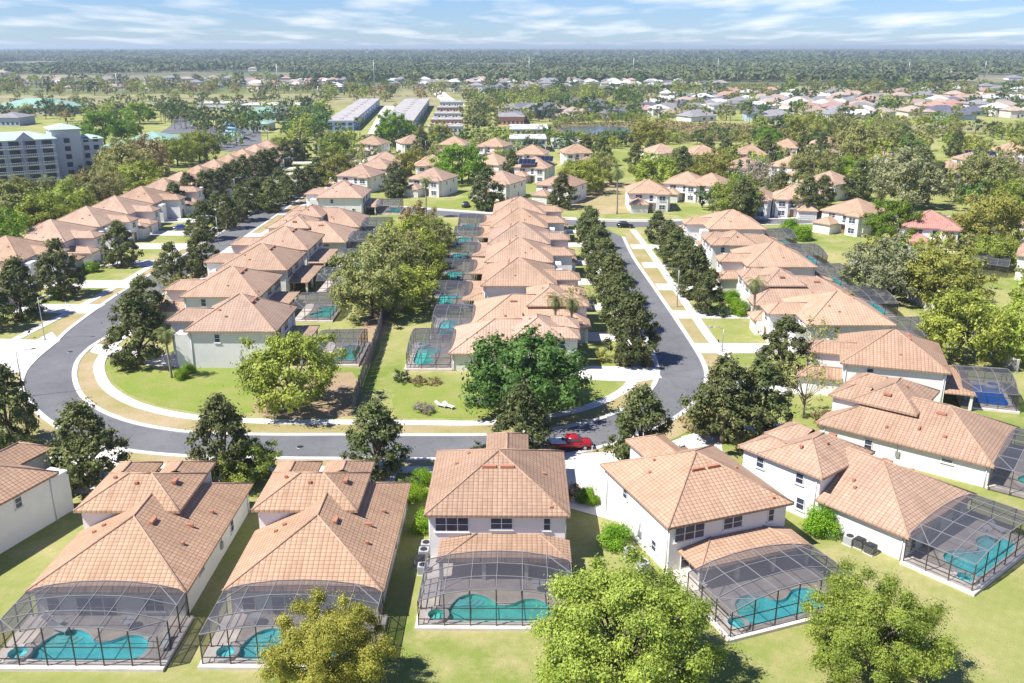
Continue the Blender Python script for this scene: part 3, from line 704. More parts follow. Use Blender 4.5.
def house_F(mirror=False, mat='roof_far'):
    """detached two-storey house seen from its street side: entry recess, balcony, side garage"""
    r = empty('house', link=False); e2 = 5.5
    m = MB(); m.box2(-6.3, 6.3, .5, 13, 0, e2 - .02); m.build('wall', M['stucco'], r, False)
    polys, eave, caps = hip(-6.8, 6.8, 0, 13.5, e2); roofpart(r, polys, eave, caps, [(2, 3, 7.0, .4, .4)], M[mat])
    m = MB(); m.box2(.8, 5.9, 13.0, 17.5, 0, 2.75); m.build('garage', M['stucco'], r, False)
    z = 2.78; A1, B1, C1, D1 = (.4, 13.01, z), (6.3, 13.01, z), (6.3, 17.9, z), (.4, 17.9, z); b_, f_ = (3.35, 15, z + 1.45), (3.35, 13.01, z + 1.45)
    roofpart(r, [[B1, C1, b_, f_], [D1, A1, f_, b_], [C1, D1, b_]], [A1, B1, C1, D1], [(C1, b_), (D1, b_)], [], M[mat], name='garage_roof')
    garage_door(r, 3.3, 17.5, 4.2, 2.15)
    m = MB(); m.box2(-5.6, -2.0, 13.0, 14.6, 0, e2 - .1); m.build('front_bay', M['stucco'], r, False)
    polys, eave, caps = hip(-6.0, -1.6, 11.5, 15.0, e2 - .05); roofpart(r, polys, eave, caps, [], M[mat], name='front_roof')
    window(r, (-3.8, 14.6, 4.1), 1.9, 1.5, (0, 1), 2); window(r, (-3.8, 14.6, 1.4), 1.9, 1.5, (0, 1), 2)
    window(r, (3.2, 13.0, 4.4), 2.0, 1.2, (0, 1), 2); window(r, (-.6, 13.0, 3.9), 1.2, 2.0, (0, 1), 1, sill=False)
    q = MB(); q.box((-.6, 13.03, 1.1), (1.1, .1, 2.2)); q.build('front_door', M['door'], r, False)
    q = MB(); q.box2(-1.7, .5, 13.0, 14.2, 2.75, 2.9)
    for x in (-1.6, .4): q.bar((x, 14.1, 2.9), (x, 14.1, 3.8), .08)
    q.bar((-1.65, 14.1, 3.8), (.45, 14.1, 3.8), .08); q.build('balcony', M['trim'], r, False)
    for s in (-1, 1):
        window(r, (s * 6.3, 4, 4.2), .9, 1.2, (s, 0), 1); window(r, (s * 6.3, 9.5, 4.2), .9, 1.2, (s, 0), 1); window(r, (s * 6.3, 6.5, 1.5), .9, 1.2, (s, 0), 1)
    window(r, (-3.4, .5, 4.2), 1.8, 1.3, (0, -1), 2); window(r, (3.0, .5, 4.2), 1.8, 1.3, (0, -1), 2); window(r, (0, .5, 1.3), 3.0, 2.0, (0, -1), 3)
    if mirror: flip_x(r)
    return r
HT, HTm, HM, HMm = house_T(), house_T(True), house_M(), house_M(True)
HF, HFm = house_F(), house_F(True)
RT, RTm, RM, RMm = house_T(False, 'roof_far'), house_T(True, 'roof_far'), house_M(False, 'roof_far'), house_M(True, 'roof_far')   # block rows: haze and view angle paled into the tile colour

# ---------------------------------------------------------------- pool cages and pools
def cage(W0, W1, y_h, y_o, eh, ch, eo, co, nb, nd, corner=None):
    """screen enclosure: arched roof from the house (y_h) out to y_o; every bar and screen its own part"""
    r = empty('pool_cage', link=False); bw = .085; fm = M['frame']
    xs = [W0 + (W1 - W0) * k / nb for k in range(nb + 1)]; ys = [y_h + (y_o - y_h) * k / nd for k in range(nd + 1)]
    def z(x, y):
        t = (y - y_h) / (y_o - y_h); u = 2 * (x - W0) / (W1 - W0) - 1
        a = eh + (eo - eh) * t; c = ch + (co - ch) * t
        return a + (c - a) * (1 - abs(u) ** 2.2)
    for j, y in enumerate(ys):
        for k in range(nb):
            q = MB(); q.bar((xs[k], y, z(xs[k], y)), (xs[k + 1], y, z(xs[k + 1], y)), .06, .09); q.build('roof_beam', fm, r, False)
    for k, x in enumerate(xs):
        for j in range(nd):
            q = MB(); q.bar((x, ys[j], z(x, ys[j]) + .012), (x, ys[j + 1], z(x, ys[j + 1]) + .012), .05, .07); q.build('purlin', fm, r, False)
    for k in range(nb):
        for j in range(nd):
            q = MB(); c = [(xs[k], ys[j]), (xs[k], ys[j + 1]), (xs[k + 1], ys[j + 1]), (xs[k + 1], ys[j])]
            q.poly([(x, y, z(x, y) - .005) for x, y in c]); q.build('screen_panel', M['screen'], r, False)
    for (ka, ja, kb, jb) in ((0, 1, 1, 0), (nb, 1, nb - 1, 0), (0, nd - 1, 1, nd), (nb, nd - 1, nb - 1, nd)):
        a, b = (xs[ka], ys[ja]), (xs[kb], ys[jb]); q = MB(); q.bar((*a, z(*a) + .03), (*b, z(*b) + .03), .06); q.build('brace', fm, r, False)
    df = M['shadeframe_darkfence']  # posts and rails: same frame metal, shade put into the colour
    for k, x in enumerate(xs):
        q = MB(); q.bar((x, y_o, 0.05), (x, y_o, z(x, y_o)), bw); q.build('post', df, r, False)
    for x in (W0, W1):
        for y in ys[:-1]:
            q = MB(); q.bar((x, y, 0.05), (x, y, z(x, y)), bw); q.build('post', df, r, False)
        for zz in (.12, .95, 2.05):
            q = MB(); q.bar((x, y_h, zz), (x, y_o, zz), .06); q.build('rail', df, r, False)
        for j in range(nd):
            q = MB(); q.poly([(x, ys[j], .1), (x, ys[j + 1], .1), (x, ys[j + 1], z(x, ys[j + 1])), (x, ys[j], z(x, ys[j]))]); q.build('screen_panel', M['wallscreen'], r, False)
    for zz in (.12, .95, 2.05):
        q = MB(); q.bar((W0, y_o, zz), (W1, y_o, zz), .06); q.build('rail', df, r, False)
    for k in range(nb):
        q = MB(); q.poly([(xs[k], y_o, .1), (xs[k + 1], y_o, .1), (xs[k + 1], y_o, z(xs[k + 1], y_o)), (xs[k], y_o, z(xs[k], y_o))]); q.build('screen_panel', M['wallscreen'], r, False)
    return r
def pool(W0, W1, y_h, y_o, water='pool', mirror=False, spa=True, straight=False, deep=True):
    r = empty('swimming_pool', link=False); ZD = .30
    cx, sx = (W0 + W1) / 2, (W1 - W0) / 14.0 * (-1 if mirror else 1); d = y_h - y_o
    ky = lambda t: y_o + t * min(d, 6.8)
    if straight: pts = [(-4.6, .10), (-4.7, .62), (-1.5, .70), (1.5, .62), (4.6, .70), (4.8, .12), (0, .08)]
    else: pts = [(-4.3, .12), (-4.5, .36), (-3.6, .62), (-2.3, .70), (-.9, .62), (.2, .45), (1.3, .46), (2.6, .58), (4.0, .56), (5.0, .38), (4.8, .16), (3.2, .09), (0, .085), (-2.8, .085)]
    def ccw(L): return L if sum(L[k][0] * L[(k + 1) % len(L)][1] - L[(k + 1) % len(L)][0] * L[k][1] for k in range(len(L))) > 0 else L[::-1]
    pl = ccw([(p.x, p.y) for p in smooth_line([(cx + a * sx, ky(t), 0) for a, t in pts], .4, True)])
    sp = [(cx - 5.5 * sx + .8 * math.cos(a), ky(.19) + .8 * math.sin(a)) for a in [2 * math.pi * k / 18 for k in range(18)]]
    X0, X1, Y0, Y1 = W0 - .3, W1 + .3, y_o - .4, y_h
    outer_ = [(X0, Y0), (X1, Y0), (X1, Y1), (X0, Y1)]
    loops = [outer_, pl] + ([sp] if spa else [])
    flat_ = [p for L in loops for p in L]
    tris = tessellate_polygon([[Vector((p[0], p[1], 0)) for p in L] for L in loops])
    q = MB()
    for t in tris:
        p3 = [flat_[i] for i in t]; ar = (p3[1][0] - p3[0][0]) * (p3[2][1] - p3[0][1]) - (p3[2][0] - p3[0][0]) * (p3[1][1] - p3[0][1])
        if ar < 0: p3 = p3[::-1]
        q.poly([(p[0], p[1], ZD) for p in p3])
    for a, b in zip(outer_, outer_[1:] + outer_[:1]): q.poly([(a[0], a[1], 0), (b[0], b[1], 0), (b[0], b[1], ZD), (a[0], a[1], ZD)])
    q.build('pool_deck', M['deck'], r, False)
    def basin(L, pre, up):
        c = Vector((sum(p[0] for p in L) / len(L), sum(p[1] for p in L) / len(L), 0)); n = len(L); zt = ZD + up
        q = MB(); q.poly([(p[0], p[1], .035) for p in L])
        for a, b in zip(L, L[1:] + L[:1]): q.poly([(b[0], b[1], .035), (a[0], a[1], .035), (a[0], a[1], zt), (b[0], b[1], zt)])
        q.build(pre + 'basin', M[water], r, False)
        q = MB(); q.poly([(p[0], p[1], zt - .06) for p in L]); q.build(pre + 'water', M['clearwater'], r, False)
        q = MB()
        for p in L:
            dv = (Vector((p[0], p[1], 0)) - c).normalized(); a_, b_ = dv * .04, dv * .34
            q.v += [(p[0] - a_.x, p[1] - a_.y, zt - .02), (p[0] - a_.x, p[1] - a_.y, zt + .05), (p[0] + b_.x, p[1] + b_.y, zt + .05), (p[0] + b_.x, p[1] + b_.y, .2)]
        for i in range(n):
            k2 = (i + 1) % n
            for k in range(3): q.f.append((4 * i + k, 4 * k2 + k, 4 * k2 + k + 1, 4 * i + k + 1)); q.sm.append(False)
        q.build(pre + 'coping', M['coping'], r, False)
    basin(pl, '', 0.0)
    if spa: basin(sp, 'spa_', .22)
    for k, rr in enumerate((1.7, 1.2, .7)):      # entry steps in the corner by the house
        c = (cx - 3.0 * sx, ky(.60)); arc = [(c[0] + rr * math.cos(a), c[1] + rr * .8 * math.sin(a)) for a in [math.pi + math.pi * t / 10 for t in range(11)]]
        if not straight:
            q = MB(); q.prism([(c[0] - rr, c[1])] + arc[1:-1] + [(c[0] + rr, c[1])], .036 + .05 * k, .085 + .05 * k); q.build('pool_step', M['poolstep'], r, False)
    return r
CAGE_T = cage(-6.9, 6.9, .3, -6.3, 3.0, 3.95, 3.1, 4.0, 6, 3)
CAGE_M = cage(-6.6, 6.9, -3.2, -10.2, 2.45, 3.45, 2.75, 3.95, 6, 3)
CAGE_R = cage(-5.6, 5.6, -3.0, -10.0, 2.5, 3.5, 2.7, 3.8, 4, 3)
CAGE_T2 = cage(-6.4, 6.4, .3, -6.6, 2.9, 3.7, 2.9, 3.8, 4, 3)
POOL_T = pool(-6.9, 6.9, .5, -6.3); POOL_M = pool(-6.6, 6.9, .5, -10.2); POOL_Mg = pool(-6.6, 6.9, .5, -10.2, 'poolgreen')
POOL_R = pool(-5.6, 5.6, -3.0, -10.0, 'poolgreen', spa=False); POOL_T2 = pool(-6.4, 6.4, .5, -6.6, 'pool', True, spa=False)
POOL_B = pool(-5.6, 5.6, -3.0, -10.0, 'poolblue', True, True, True); POOL_Tg = pool(-6.4, 6.4, .5, -6.6, 'poolgreen')
hrng = random.Random(5)
def house(proto, x, y, th, label, cagep=None, poolp=None, clab=None, plab=None, group=None, off=(0, 0)):
    rz = R(th); COPIES.clear(); h = put(proto, x, y, rz); tag(h, label, 'house', group)
    v_, t_ = hrng.uniform(.88, 1.10), hrng.uniform(-.05, .05)
    for q in COPIES: q.color = (v_ * (1 + t_ * .4), v_, v_ * (1 - t_), 1)
    ox, oy = off[0] * math.cos(rz) - off[1] * math.sin(rz), off[0] * math.sin(rz) + off[1] * math.cos(rz)
    if cagep is not None: tag(put(cagep, x + ox, y + oy, rz), clab, 'pool cage', 'screened pool cages')
    if poolp is not None: tag(put(poolp, x + ox, y + oy, rz), plab, 'swimming pool', 'swimming pools')
    return h
# near row, from left to right
c = P(59, 472, 5.35); th0 = R(-19)
house(HMm, c.x - (7.05 * math.cos(th0) - 14.5 * math.sin(th0)), c.y - (7.05 * math.sin(th0) + 14.5 * math.cos(th0)), -19, 'white house cut off by the left picture edge, its side wall with two small windows', group='houses of the near row')
house(HT, -35.9, 67.2, 0, 'tan tiled house with the blue pool in the bottom left corner', CAGE_T, POOL_T, 'grey screen cage over the blue pool in the bottom left corner', 'blue freeform pool and spa in the bottom left corner', 'houses of the near row')
house(HT, -18.8, 67.5, 0, 'tan tiled house whose pool is half hidden by a yellow-green tree', CAGE_T, POOL_T, 'screen cage half hidden behind the yellow-green tree at the bottom', 'pool and spa half hidden behind the yellow-green tree at the bottom', 'houses of the near row')
house(HM, -2.1, 76.7, 0, 'two-storey house in the middle of the near row with a lower lanai roof', CAGE_M, POOL_Mg, 'screen cage behind the middle house of the near row', 'sea-green kidney pool with round spa behind the middle house', 'houses of the near row')
house(HM, 20.5, 77.0, 21, 'two-storey house turned to the right, four dark upper windows over a tiled lanai', CAGE_M, POOL_M, 'screen cage between the two round trees at the bottom right', 'bright blue pool between the two round trees at the bottom right', 'houses of the near row')
house(HT, 43.0, 81.4, 40, 'tan tiled house with two small windows in its long white left wall', CAGE_T, POOL_T, 'arched screen cage standing free on the lawn at the lower right', 'turquoise pool in the arched cage on the lower right lawn', 'houses of the near row')
house(HTm, 57.9, 98.0, 52, 'long white-walled house below the house with the blue covered pool', CAGE_T, POOL_Tg, 'screen cage cut by the right picture edge above the lower right lawn', 'green pool cut by the right picture edge', 'houses of the near row')
house(HMm, 61.5, 123.5, 73, 'two-storey white house beside the pool with a royal blue cover', CAGE_R, POOL_B, 'arched screen cage over the royal blue pool', 'pool with royal blue cover and small round blue spa', 'houses of the near row', (0, 1.0))
ORD = ['first', 'second', 'third', 'fourth', 'fifth', 'sixth', 'seventh', 'eighth', 'ninth', 'tenth', 'eleventh', 'twelfth', 'thirteenth', 'fourteenth', 'fifteenth', 'sixteenth', 'seventeenth', 'eighteenth']
# row A: beyond the left road, fronts towards it
for i, y in enumerate(rowA_Y):
    h_ = house([RM, RMm][i % 2], -118.6, y, -90, f'{ORD[i]} house from the near end in the row beyond the left road', group='row beyond the left road'); h_.scale = (1.19, 1, 1.04)
# row B: right of the left road, cages to the right
for i, y in enumerate(rowB_Y):
    x = -37.6 if i == 0 else -46.5
    pr = [RM, RMm, RM, RMm, RTm, RT, RM][i]
    if pr in (RT, RTm): x = -42.0
    h_ = house(pr, x, y, 90, f'{ORD[i]} house from the near corner in the row along the right of the left road',
          [CAGE_R, CAGE_R, CAGE_R, CAGE_R, CAGE_T2, CAGE_T2, CAGE_R][i], [POOL_R, POOL_R, POOL_R, POOL_R, POOL_T2, POOL_T2, POOL_R][i],
          f'{ORD[i]} screen cage from the near end of the row left of the dark board fence', f'{ORD[i]} pool from the near end of the row left of the dark board fence', 'row right of the left road', (0, -1.8 if i < 4 else 0))
    h_.scale = (1, 1, 1.16) if i == 0 else (1.2, 1, 1.03)
# row C: between the fence and the right road, cages to the left
for i, y in enumerate(rowC_Y):
    pr = [RTm, RT, RM, RMm, RM, RMm, RM][i]; x = -7.4
    if pr in (RT, RTm): x = [-11.0, -8.5][i]
    h_ = house(pr, x, y, -90, f'{ORD[i]} house from the big green oak in the middle row along the right road',
          CAGE_T2 if pr in (RT, RTm) else CAGE_R, POOL_Tg if i == 0 else (POOL_T2 if pr in (RT, RTm) else POOL_R),
          f'{ORD[i]} screen cage from the near end of the middle row, right of the fence', f'{ORD[i]} pool from the near end of the middle row, right of the fence', 'middle row', (0, 0 if pr in (RT, RTm) else .6)); h_.scale = (1.0, 1, 1) if i == 0 else (1.2, 1, 1)
# row D: right of the right road, cages to the right
for i, y in enumerate(rowD_Y):
    pr = [RM, RTm, RMm, RT, RM][i]; x = 61.0 if pr in (RM, RMm) else 63.5
    h_ = house(pr, x, y, 90, f'{ORD[i]} house up the right road above the two-storey house with the blue pool cover',
          CAGE_T2 if pr in (RT, RTm) else CAGE_R, POOL_T2 if pr in (RT, RTm) else POOL_R,
          f'{ORD[i]} dark screen cage up the row right of the right road', f'{ORD[i]} pool up the row right of the right road', 'row right of the right road', (0, 0 if pr in (RT, RTm) else 1.8)); h_.scale = (1.15, 1, 1)
# detached houses beyond: apex pixel, street side heading, label
MID = [
 (372, 136, 170, 'pale two-storey house in front of the blue terrace, round arched doorway'),
 (412, 135, 200, 'small tan roof between the blue terrace and a dark conical tree'),
 (454, 136.5, 175, 'white house with wide tan roof right behind the bright green round tree'),
 (495, 138, 160, 'white house with tan hip roof right of the dark trees below the pink terrace'),
 (385, 152, 190, 'flat-looking tan roof behind the house with the arched entry'),
 (378, 158, 170, 'tan hip roof rising just behind the house with the arched entry'),
 (361, 165, 165, 'two-storey house with arched entry at the upper end of the left block'),
 (432, 155, 185, 'low tan roof left of the bright green round tree'),
 (433, 168, 160, 'white two-storey house behind the palm in the middle distance'),
 (493, 154, 150, 'tan roof below the white house right of the bright green round tree'),
 (501, 171, 155, 'white two-storey house behind the dark tree at the head of the middle row'),
 (532, 145, 170, 'white house with tan roof above the house with solar panels'),
 (535, 157, 165, 'house with two dark solar panels on its roof'),
 (577, 144, 185, 'tan roof left of the bright green strip of lawn'),
 (562, 173.5, 155, 'two-storey house with a dark tree before it, left of the mown lot'),
 (661, 144, 200, 'tan roof behind dark trees near the pond'),
 (648, 180, 178, 'white house facing the end of the right road'),
 (702, 145, 190, 'tan roof behind the tall dark tree below the pond'),
 (751, 145, 170, 'tan roof left of centre in the cluster below the marsh'),
 (787, 139, 150, 'largest tan hip roof at the edge of the marsh'),
 (745, 157.5, 165, 'tan roof half hidden by a bare pale tree'),
 (791, 156, 150, 'tan hip roof directly below the largest roof by the marsh'),
 (827, 137, 200, 'tan roof at the right end of the cluster by the marsh'),
 (711, 173.5, 150, 'white house with arched upper window right of the mown lot'),
 (752, 185, 160, 'greyish tan roof behind a rounded green tree'),
 (830, 171.5, 130, 'white two-storey house with tan roof left of the sage green tree'),
 (857, 199, 130, 'white two-storey house whose blank side wall faces the camera at the upper right'),
 (794, 185, 170, 'small tan roof squeezed between two dark trees'),
 (889, 139, 170, 'small white house with tan roof among the trees at the upper right'),
 (978, 151, 190, 'tan roof with dark solar panels at the upper right'),
 (1012, 143, 170, 'wide tan roof at the upper right picture edge'),
 (950, 161, 200, 'low tan roof behind the two dark conical trees at the upper right'),
 (687, 172, 160, 'tan roof behind the dark trees right of the white house facing the road'),
]
for i, (a, b, th, lab) in enumerate(MID):
    c = P(a, b, 8.6); rz = R(th)
    pr = [HF, HFm][i % 2]
    dx, dy = 0, 6.75
    house(pr, c.x + dy * math.sin(rz), c.y - dy * math.cos(rz), th, lab, group='detached houses beyond the cross road')
c = P(926, 211, 7.5)
pk = house_F(False, 'roof_pink'); house(pk, c.x, c.y, 165, 'house with pink-red roof among the trees at the right', CAGE_R, None, 'dark screen cage below the pink-red roof', None, 'detached houses beyond the cross road', (0, 2.0))
for a, b, th, lab, cl in ((1032, 216, 60, 'pale house cut by the right edge beside the yellow tree', 'grey screen cage at the right edge beside the yellow tree'), (1034, 246, 60, 'peach roof cut by the right edge below the yellow tree', 'silver screen cage at the right edge below the yellow tree')):
    c = P(a, b, 7.5); house(HF, c.x, c.y + 6, -120, lab, CAGE_R, None, cl, None, 'detached houses beyond the cross road', (0, 2.0))
# solar panels on roofs
for a, b, z, lab in ((527, 161.5, 7.2, 'wide dark solar panel on the roof left of the mown lot'), (545, 158.5, 7.6, 'small dark solar panel right of the wider one'), (973, 152.5, 7.2, 'dark solar panel on the roof at the upper right'), (988, 153.5, 7.0, 'right-hand dark solar panel on the roof at the upper right')):
    c = P(a, b, z + .35); s_ = empty('solar_panel', c); s_.rotation_euler = (R(27), 0, R(-8)); tag(s_, lab, 'solar panel', 'roof solar panels')
    q = MB(); q.box((0, 0, -.06), (6.2, 3.4, .1)); q.build('panel_frame', M['metal'], s_)
    for k in range(4):
        q = MB(); q.box((-2.3 + k * 1.53, 0, .02), (1.45, 3.2, .06)); q.build('cell_panel', M['solar'], s_)
    q = MB()
    for k in (-2.5, 2.5):
        for t in (-1.2, 1.2): q.bar((k, t, -.9), (k, t, -.1), .08)
    q.build('mounting_leg', M['metal'], s_)
# ================================================================ vegetation
def leaf_mesh(name, pos, nrm, size, tint, mat, rs, aspect=0.55):
    n = len(pos)
    nrm = nrm / np.maximum(np.linalg.norm(nrm, axis=1, keepdims=True), 1e-6)
    a = np.cross(nrm, rs.normal(size=(n, 3))); a /= np.maximum(np.linalg.norm(a, axis=1, keepdims=True), 1e-6)
    b = np.cross(nrm, a)
    s = size[:, None] if hasattr(size, '__len__') else size
    v = np.empty((n, 4, 3), np.float32)
    v[:, 0] = pos - a * s * .5; v[:, 2] = pos + a * s * .5
    v[:, 1] = pos - b * s * .5 * aspect + a * s * .08; v[:, 3] = pos + b * s * .5 * aspect + a * s * .08
    me = bpy.data.meshes.new(name)
    me.vertices.add(4 * n); me.vertices.foreach_set('co', v.ravel())
    me.loops.add(4 * n); me.loops.foreach_set('vertex_index', np.arange(4 * n, dtype=np.int32))
    me.polygons.add(n); me.polygons.foreach_set('loop_start', np.arange(0, 4 * n, 4, dtype=np.int32)); me.polygons.foreach_set('loop_total', np.full(n, 4, dtype=np.int32))
    at = me.attributes.new('tint', 'FLOAT', 'FACE'); at.data.foreach_set('value', np.clip(tint, 0, 1).astype(np.float32))
    me.materials.append(mat); me.update(); return me
def crown_pts(rs, Hh, Rr, z0, nc, nl, shape, cr=0.30, flat=0.8, shell=False):
    """clump centres through the crown, then leaves on each clump"""
    C = []
    while len(C) < nc:
        if shape == 'cone':
            t = rs.random() ** 1.15; prof = Rr * (min(1, .55 + 2.2 * t) if t < .22 else (1.0 - ((t - .22) / .78) ** 1.5 * .88))
            an = rs.random() * 2 * math.pi; rr = prof * (.35 + .65 * math.sqrt(rs.random())) * (.86 + .28 * rs.random())
            C.append((rr * math.cos(an), rr * math.sin(an), z0 + t * (Hh - z0)))
        else:
            d = rs.normal(size=3); d /= np.linalg.norm(d)
            if d[2] < -.75: continue
            rr = (.45 + .55 * rs.random() ** .55) * (.78 + .40 * rs.random())
            zc, hz = z0 + (Hh - z0) * .46, (Hh - z0) * .54
            C.append((d[0] * rr * Rr, d[1] * rr * Rr, zc + d[2] * rr * hz))
    C = np.array(C); k = rs.integers(0, nc, nl)
    rad = Rr * cr * (.7 + .6 * rs.random(nc)); d = rs.normal(size=(nl, 3)); d /= np.linalg.norm(d, axis=1, keepdims=True)
    u = np.abs(rs.normal(size=nl)) * .42 + .3 * rs.random(nl)
    if shell: u = rs.random(nl) ** .25
    pos = C[k] + d * (rad[k] * u)[:, None] * np.array([1, 1, flat])
    ctr = np.array([0, 0, z0 + (Hh - z0) * .4]); out = pos - ctr; out /= np.linalg.norm(out, axis=1, keepdims=True)
    nrm = d * .75 + out * .4 + rs.normal(size=(nl, 3)) * .5 + np.array([0, 0, .3])
    tint = .5 + (rs.random(nc) - .5)[k] * .55 + (rs.random(nl) - .5) * .6
    pos[:, 2] = np.maximum(pos[:, 2], .15)
    return C, pos, nrm, tint
def make_tree(name, seed, Hh, Rr, z0, nc, nl, leaf, mat, shape='round', bark='bark', cr=.30, nlimb=8, tr=None, flat=.8):
    rs = np.random.default_rng(seed); root = empty(name, link=False)
    C, pos, nrm, tint = crown_pts(rs, Hh, Rr, z0, nc, nl, shape, cr, flat)
    mkobj('crown', leaf_mesh('crown', pos, nrm, leaf * (.55 + .95 * rs.random(nl) ** 2), tint, M[mat], rs), root, False)
    tr = tr or Hh * .028; m = MB(); hz = max(z0, Hh * .3)
    m.tube([(0, 0, -.1), (.03, .02, hz * .3), (.0, .08, hz), (.1, .0, Hh * .72)], [tr * 1.35, tr, tr * .8, tr * .25], 8)
    order = np.argsort(-np.hypot(C[:, 0], C[:, 1]))
    for i in order[:: max(1, len(order) // nlimb)][:nlimb]:
        c = Vector(C[i]); s = Vector((0, .05, hz * (.55 + .4 * rs.random()))); mid = s.lerp(c, .5) + Vector((0, 0, .12 * (c - s).length))
        m.tube([s, mid, c], [tr * .55, tr * .35, tr * .12], 6)
    m.build('trunk', M[bark], root, False)
    return root
def make_palm(seed, Hh=8.5, nf=26, fl=2.6):
    rs = np.random.default_rng(seed); root = empty('palm_tree', link=False); m = MB()
    ln = [(0, 0, -.1), (.12, .05, Hh * .35), (.2, -.05, Hh * .7), (.15, 0, Hh)]
    m.tube(smooth_line(ln, 1.0), [.22 - .004 * k for k in range(len(smooth_line(ln, 1.0)))], 8); m.build('trunk', M['palebark'], root, False)
    P_, N_, T_, S_ = [], [], [], []
    top = Vector((.15, 0, Hh)); V, Fc = [], []
    tint = []
    for k in range(nf):
        az = 2.4 * k + rs.random() * .3; el = R(75 - 115 * (k / nf)) + rs.normal() * .08; L = fl * (.85 + .3 * rs.random())
        dirh = Vector((math.cos(az), math.sin(az), 0)); side = Vector((-math.sin(az), math.cos(az), 0)); p = top.copy(); e = el; ns = 9; tn = .25 + .6 * (1 - k / nf)
        for s in range(ns):
            d = dirh * math.cos(e) + Vector((0, 0, 1)) * math.sin(e); q = p + d * (L / ns); up = side.cross(d)
            w = L * .24 * math.sin(math.pi * min(1, (s + 1.2) / (ns + .6))) + .03
            for sg in (-1, 1):
                for h_ in (0, .5):
                    b0 = p.lerp(q, h_); b1 = p.lerp(q, h_ + .34)
                    tip = b0 + side * sg * w + d * w * .55 - Vector((0, 0, 1)) * w * .45
                    i = len(V); V += [tuple(b0), tuple(b1), tuple(tip)]; Fc.append((i, i + 1, i + 2)); tint.append(tn + rs.normal() * .12)
            p = q; e -= R(13 + 4 * rs.random())
    me = bpy.data.meshes.new('crown'); me.from_pydata(V, [], Fc); me.materials.append(M['leaf_palm'])
    at = me.attributes.new('tint', 'FLOAT', 'FACE'); at.data.foreach_set('value', np.clip(np.array(tint), 0, 1).astype(np.float32))
    mkobj('crown', me, root, False)
    return root
def make_shrub(name, seed, Rr, Hh, mat, nl=1500, leaf=.16, nc=26, cr=.34):
    rs = np.random.default_rng(seed); root = empty(name, link=False)
    C, pos, nrm, tint = crown_pts(rs, Hh, Rr, 0.0, nc, nl, 'round', cr, .8, mat == 'leaf_hedge')
    mkobj('foliage', leaf_mesh('foliage', pos, nrm, leaf * (.7 + .6 * rs.random(nl)), tint, M[mat], rs), root, False)
    m = MB()
    for i in range(5): m.tube([(0, 0, -.05), tuple(C[i] * .5 + np.array([0, 0, .1])), tuple(C[i])], [.05, .04, .015], 5)
    m.build('stem', M['bark'], root, False); return root
TP = {
 'mag': [make_tree('magnolia_tree', 10 + i, 8.6, 3.7, .6, 105, 14000, .38, 'leaf_mag', 'cone', cr=.23, nlimb=10) for i in range(4)],
 'elm': [make_tree('elm_tree', 30 + i, 9.6, 6.2, 0.6, 105, 21000, .42, 'leaf_elm', cr=.23) for i in range(3)],
 'elmbig': [make_tree('elm_tree', 40 + i, 9.8, 6.6, 0.8, 150, 150000, .20, 'leaf_fore' if i == 2 else 'leaf_elm', cr=.185, nlimb=26, flat=.75) for i in range(3)],
 'oak': [make_tree('oak_tree', 50 + i, 9.2, 7.0, 0.6, 150, 34000, .46, 'leaf_green', cr=.21) for i in range(1)],
 'olive': [make_tree('olive_green_tree', 60 + i, 10, 6.5, 0.6, 110, 21000, .42, 'leaf_olive', cr=.2) for i in range(2)],
 'yellow': [make_tree('yellow_green_tree', 70 + i, 10, 6.5, 0.6, 110, 21000, .42, 'leaf_yellow', cr=.2) for i in range(2)],
 'bright': [make_tree('bright_green_tree', 80 + i, 9.5, 6.0, 0.6, 100, 20000, .42, 'leaf_bright', cr=.2) for i in range(2)],
 'sage': [make_tree('sage_green_tree', 90 + i, 10, 6.5, 0.6, 110, 21000, .42, 'leaf_sage', cr=.2) for i in range(1)],
 'crape': [make_tree('crape_myrtle_tree', 100 + i, 6.0, 2.9, 2.2, 45, 1500, .22, 'leaf_olive', bark='palebark', cr=.24, nlimb=16, tr=.09) for i in range(2)],
 'bare': [make_tree('bare_tree', 110 + i, 8.0, 5.0, 1.8, 90, 4200, .30, 'leaf_bare', bark='palebark', cr=.2, nlimb=20, tr=.12) for i in range(1)],
 'dark': [make_tree('dark_green_tree', 120 + i, 10, 5.5, 0.6, 85, 13000, .48, 'leaf_dk', cr=.22) for i in range(2)],
 'rust': [make_tree('rust_tinged_tree', 130 + i, 9.5, 6.2, 0.6, 95, 15000, .45, 'leaf_rust', cr=.2) for i in range(1)],
 'palm': [make_palm(140 + i, 8.5 + i) for i in range(2)],
 'tallpalm': [make_palm(150, 11.0, 26, 3.0)],
}
SH = {
 'hedge': [make_shrub('clipped_hedge', 160 + i, 1.1, 1.7, 'leaf_hedge', 9000, .12, 40, .5) for i in range(2)],
 'dark': [make_shrub('dark_shrub', 170 + i, 1.2, 1.5, 'leaf_dk', 1200, .2) for i in range(2)],
 'rust': [make_shrub('rust_shrub', 180, 1.4, 1.3, 'leaf_rust', 1200, .2)],
 'bare': [make_shrub('bare_shrub', 190, 2.0, 1.3, 'leaf_bare', 2600, .16)],
 'yellow': [make_shrub('yellow_shrub', 195, 1.2, 1.6, 'leaf_yellow', 1600, .16)],
}
rng = random.Random(7)
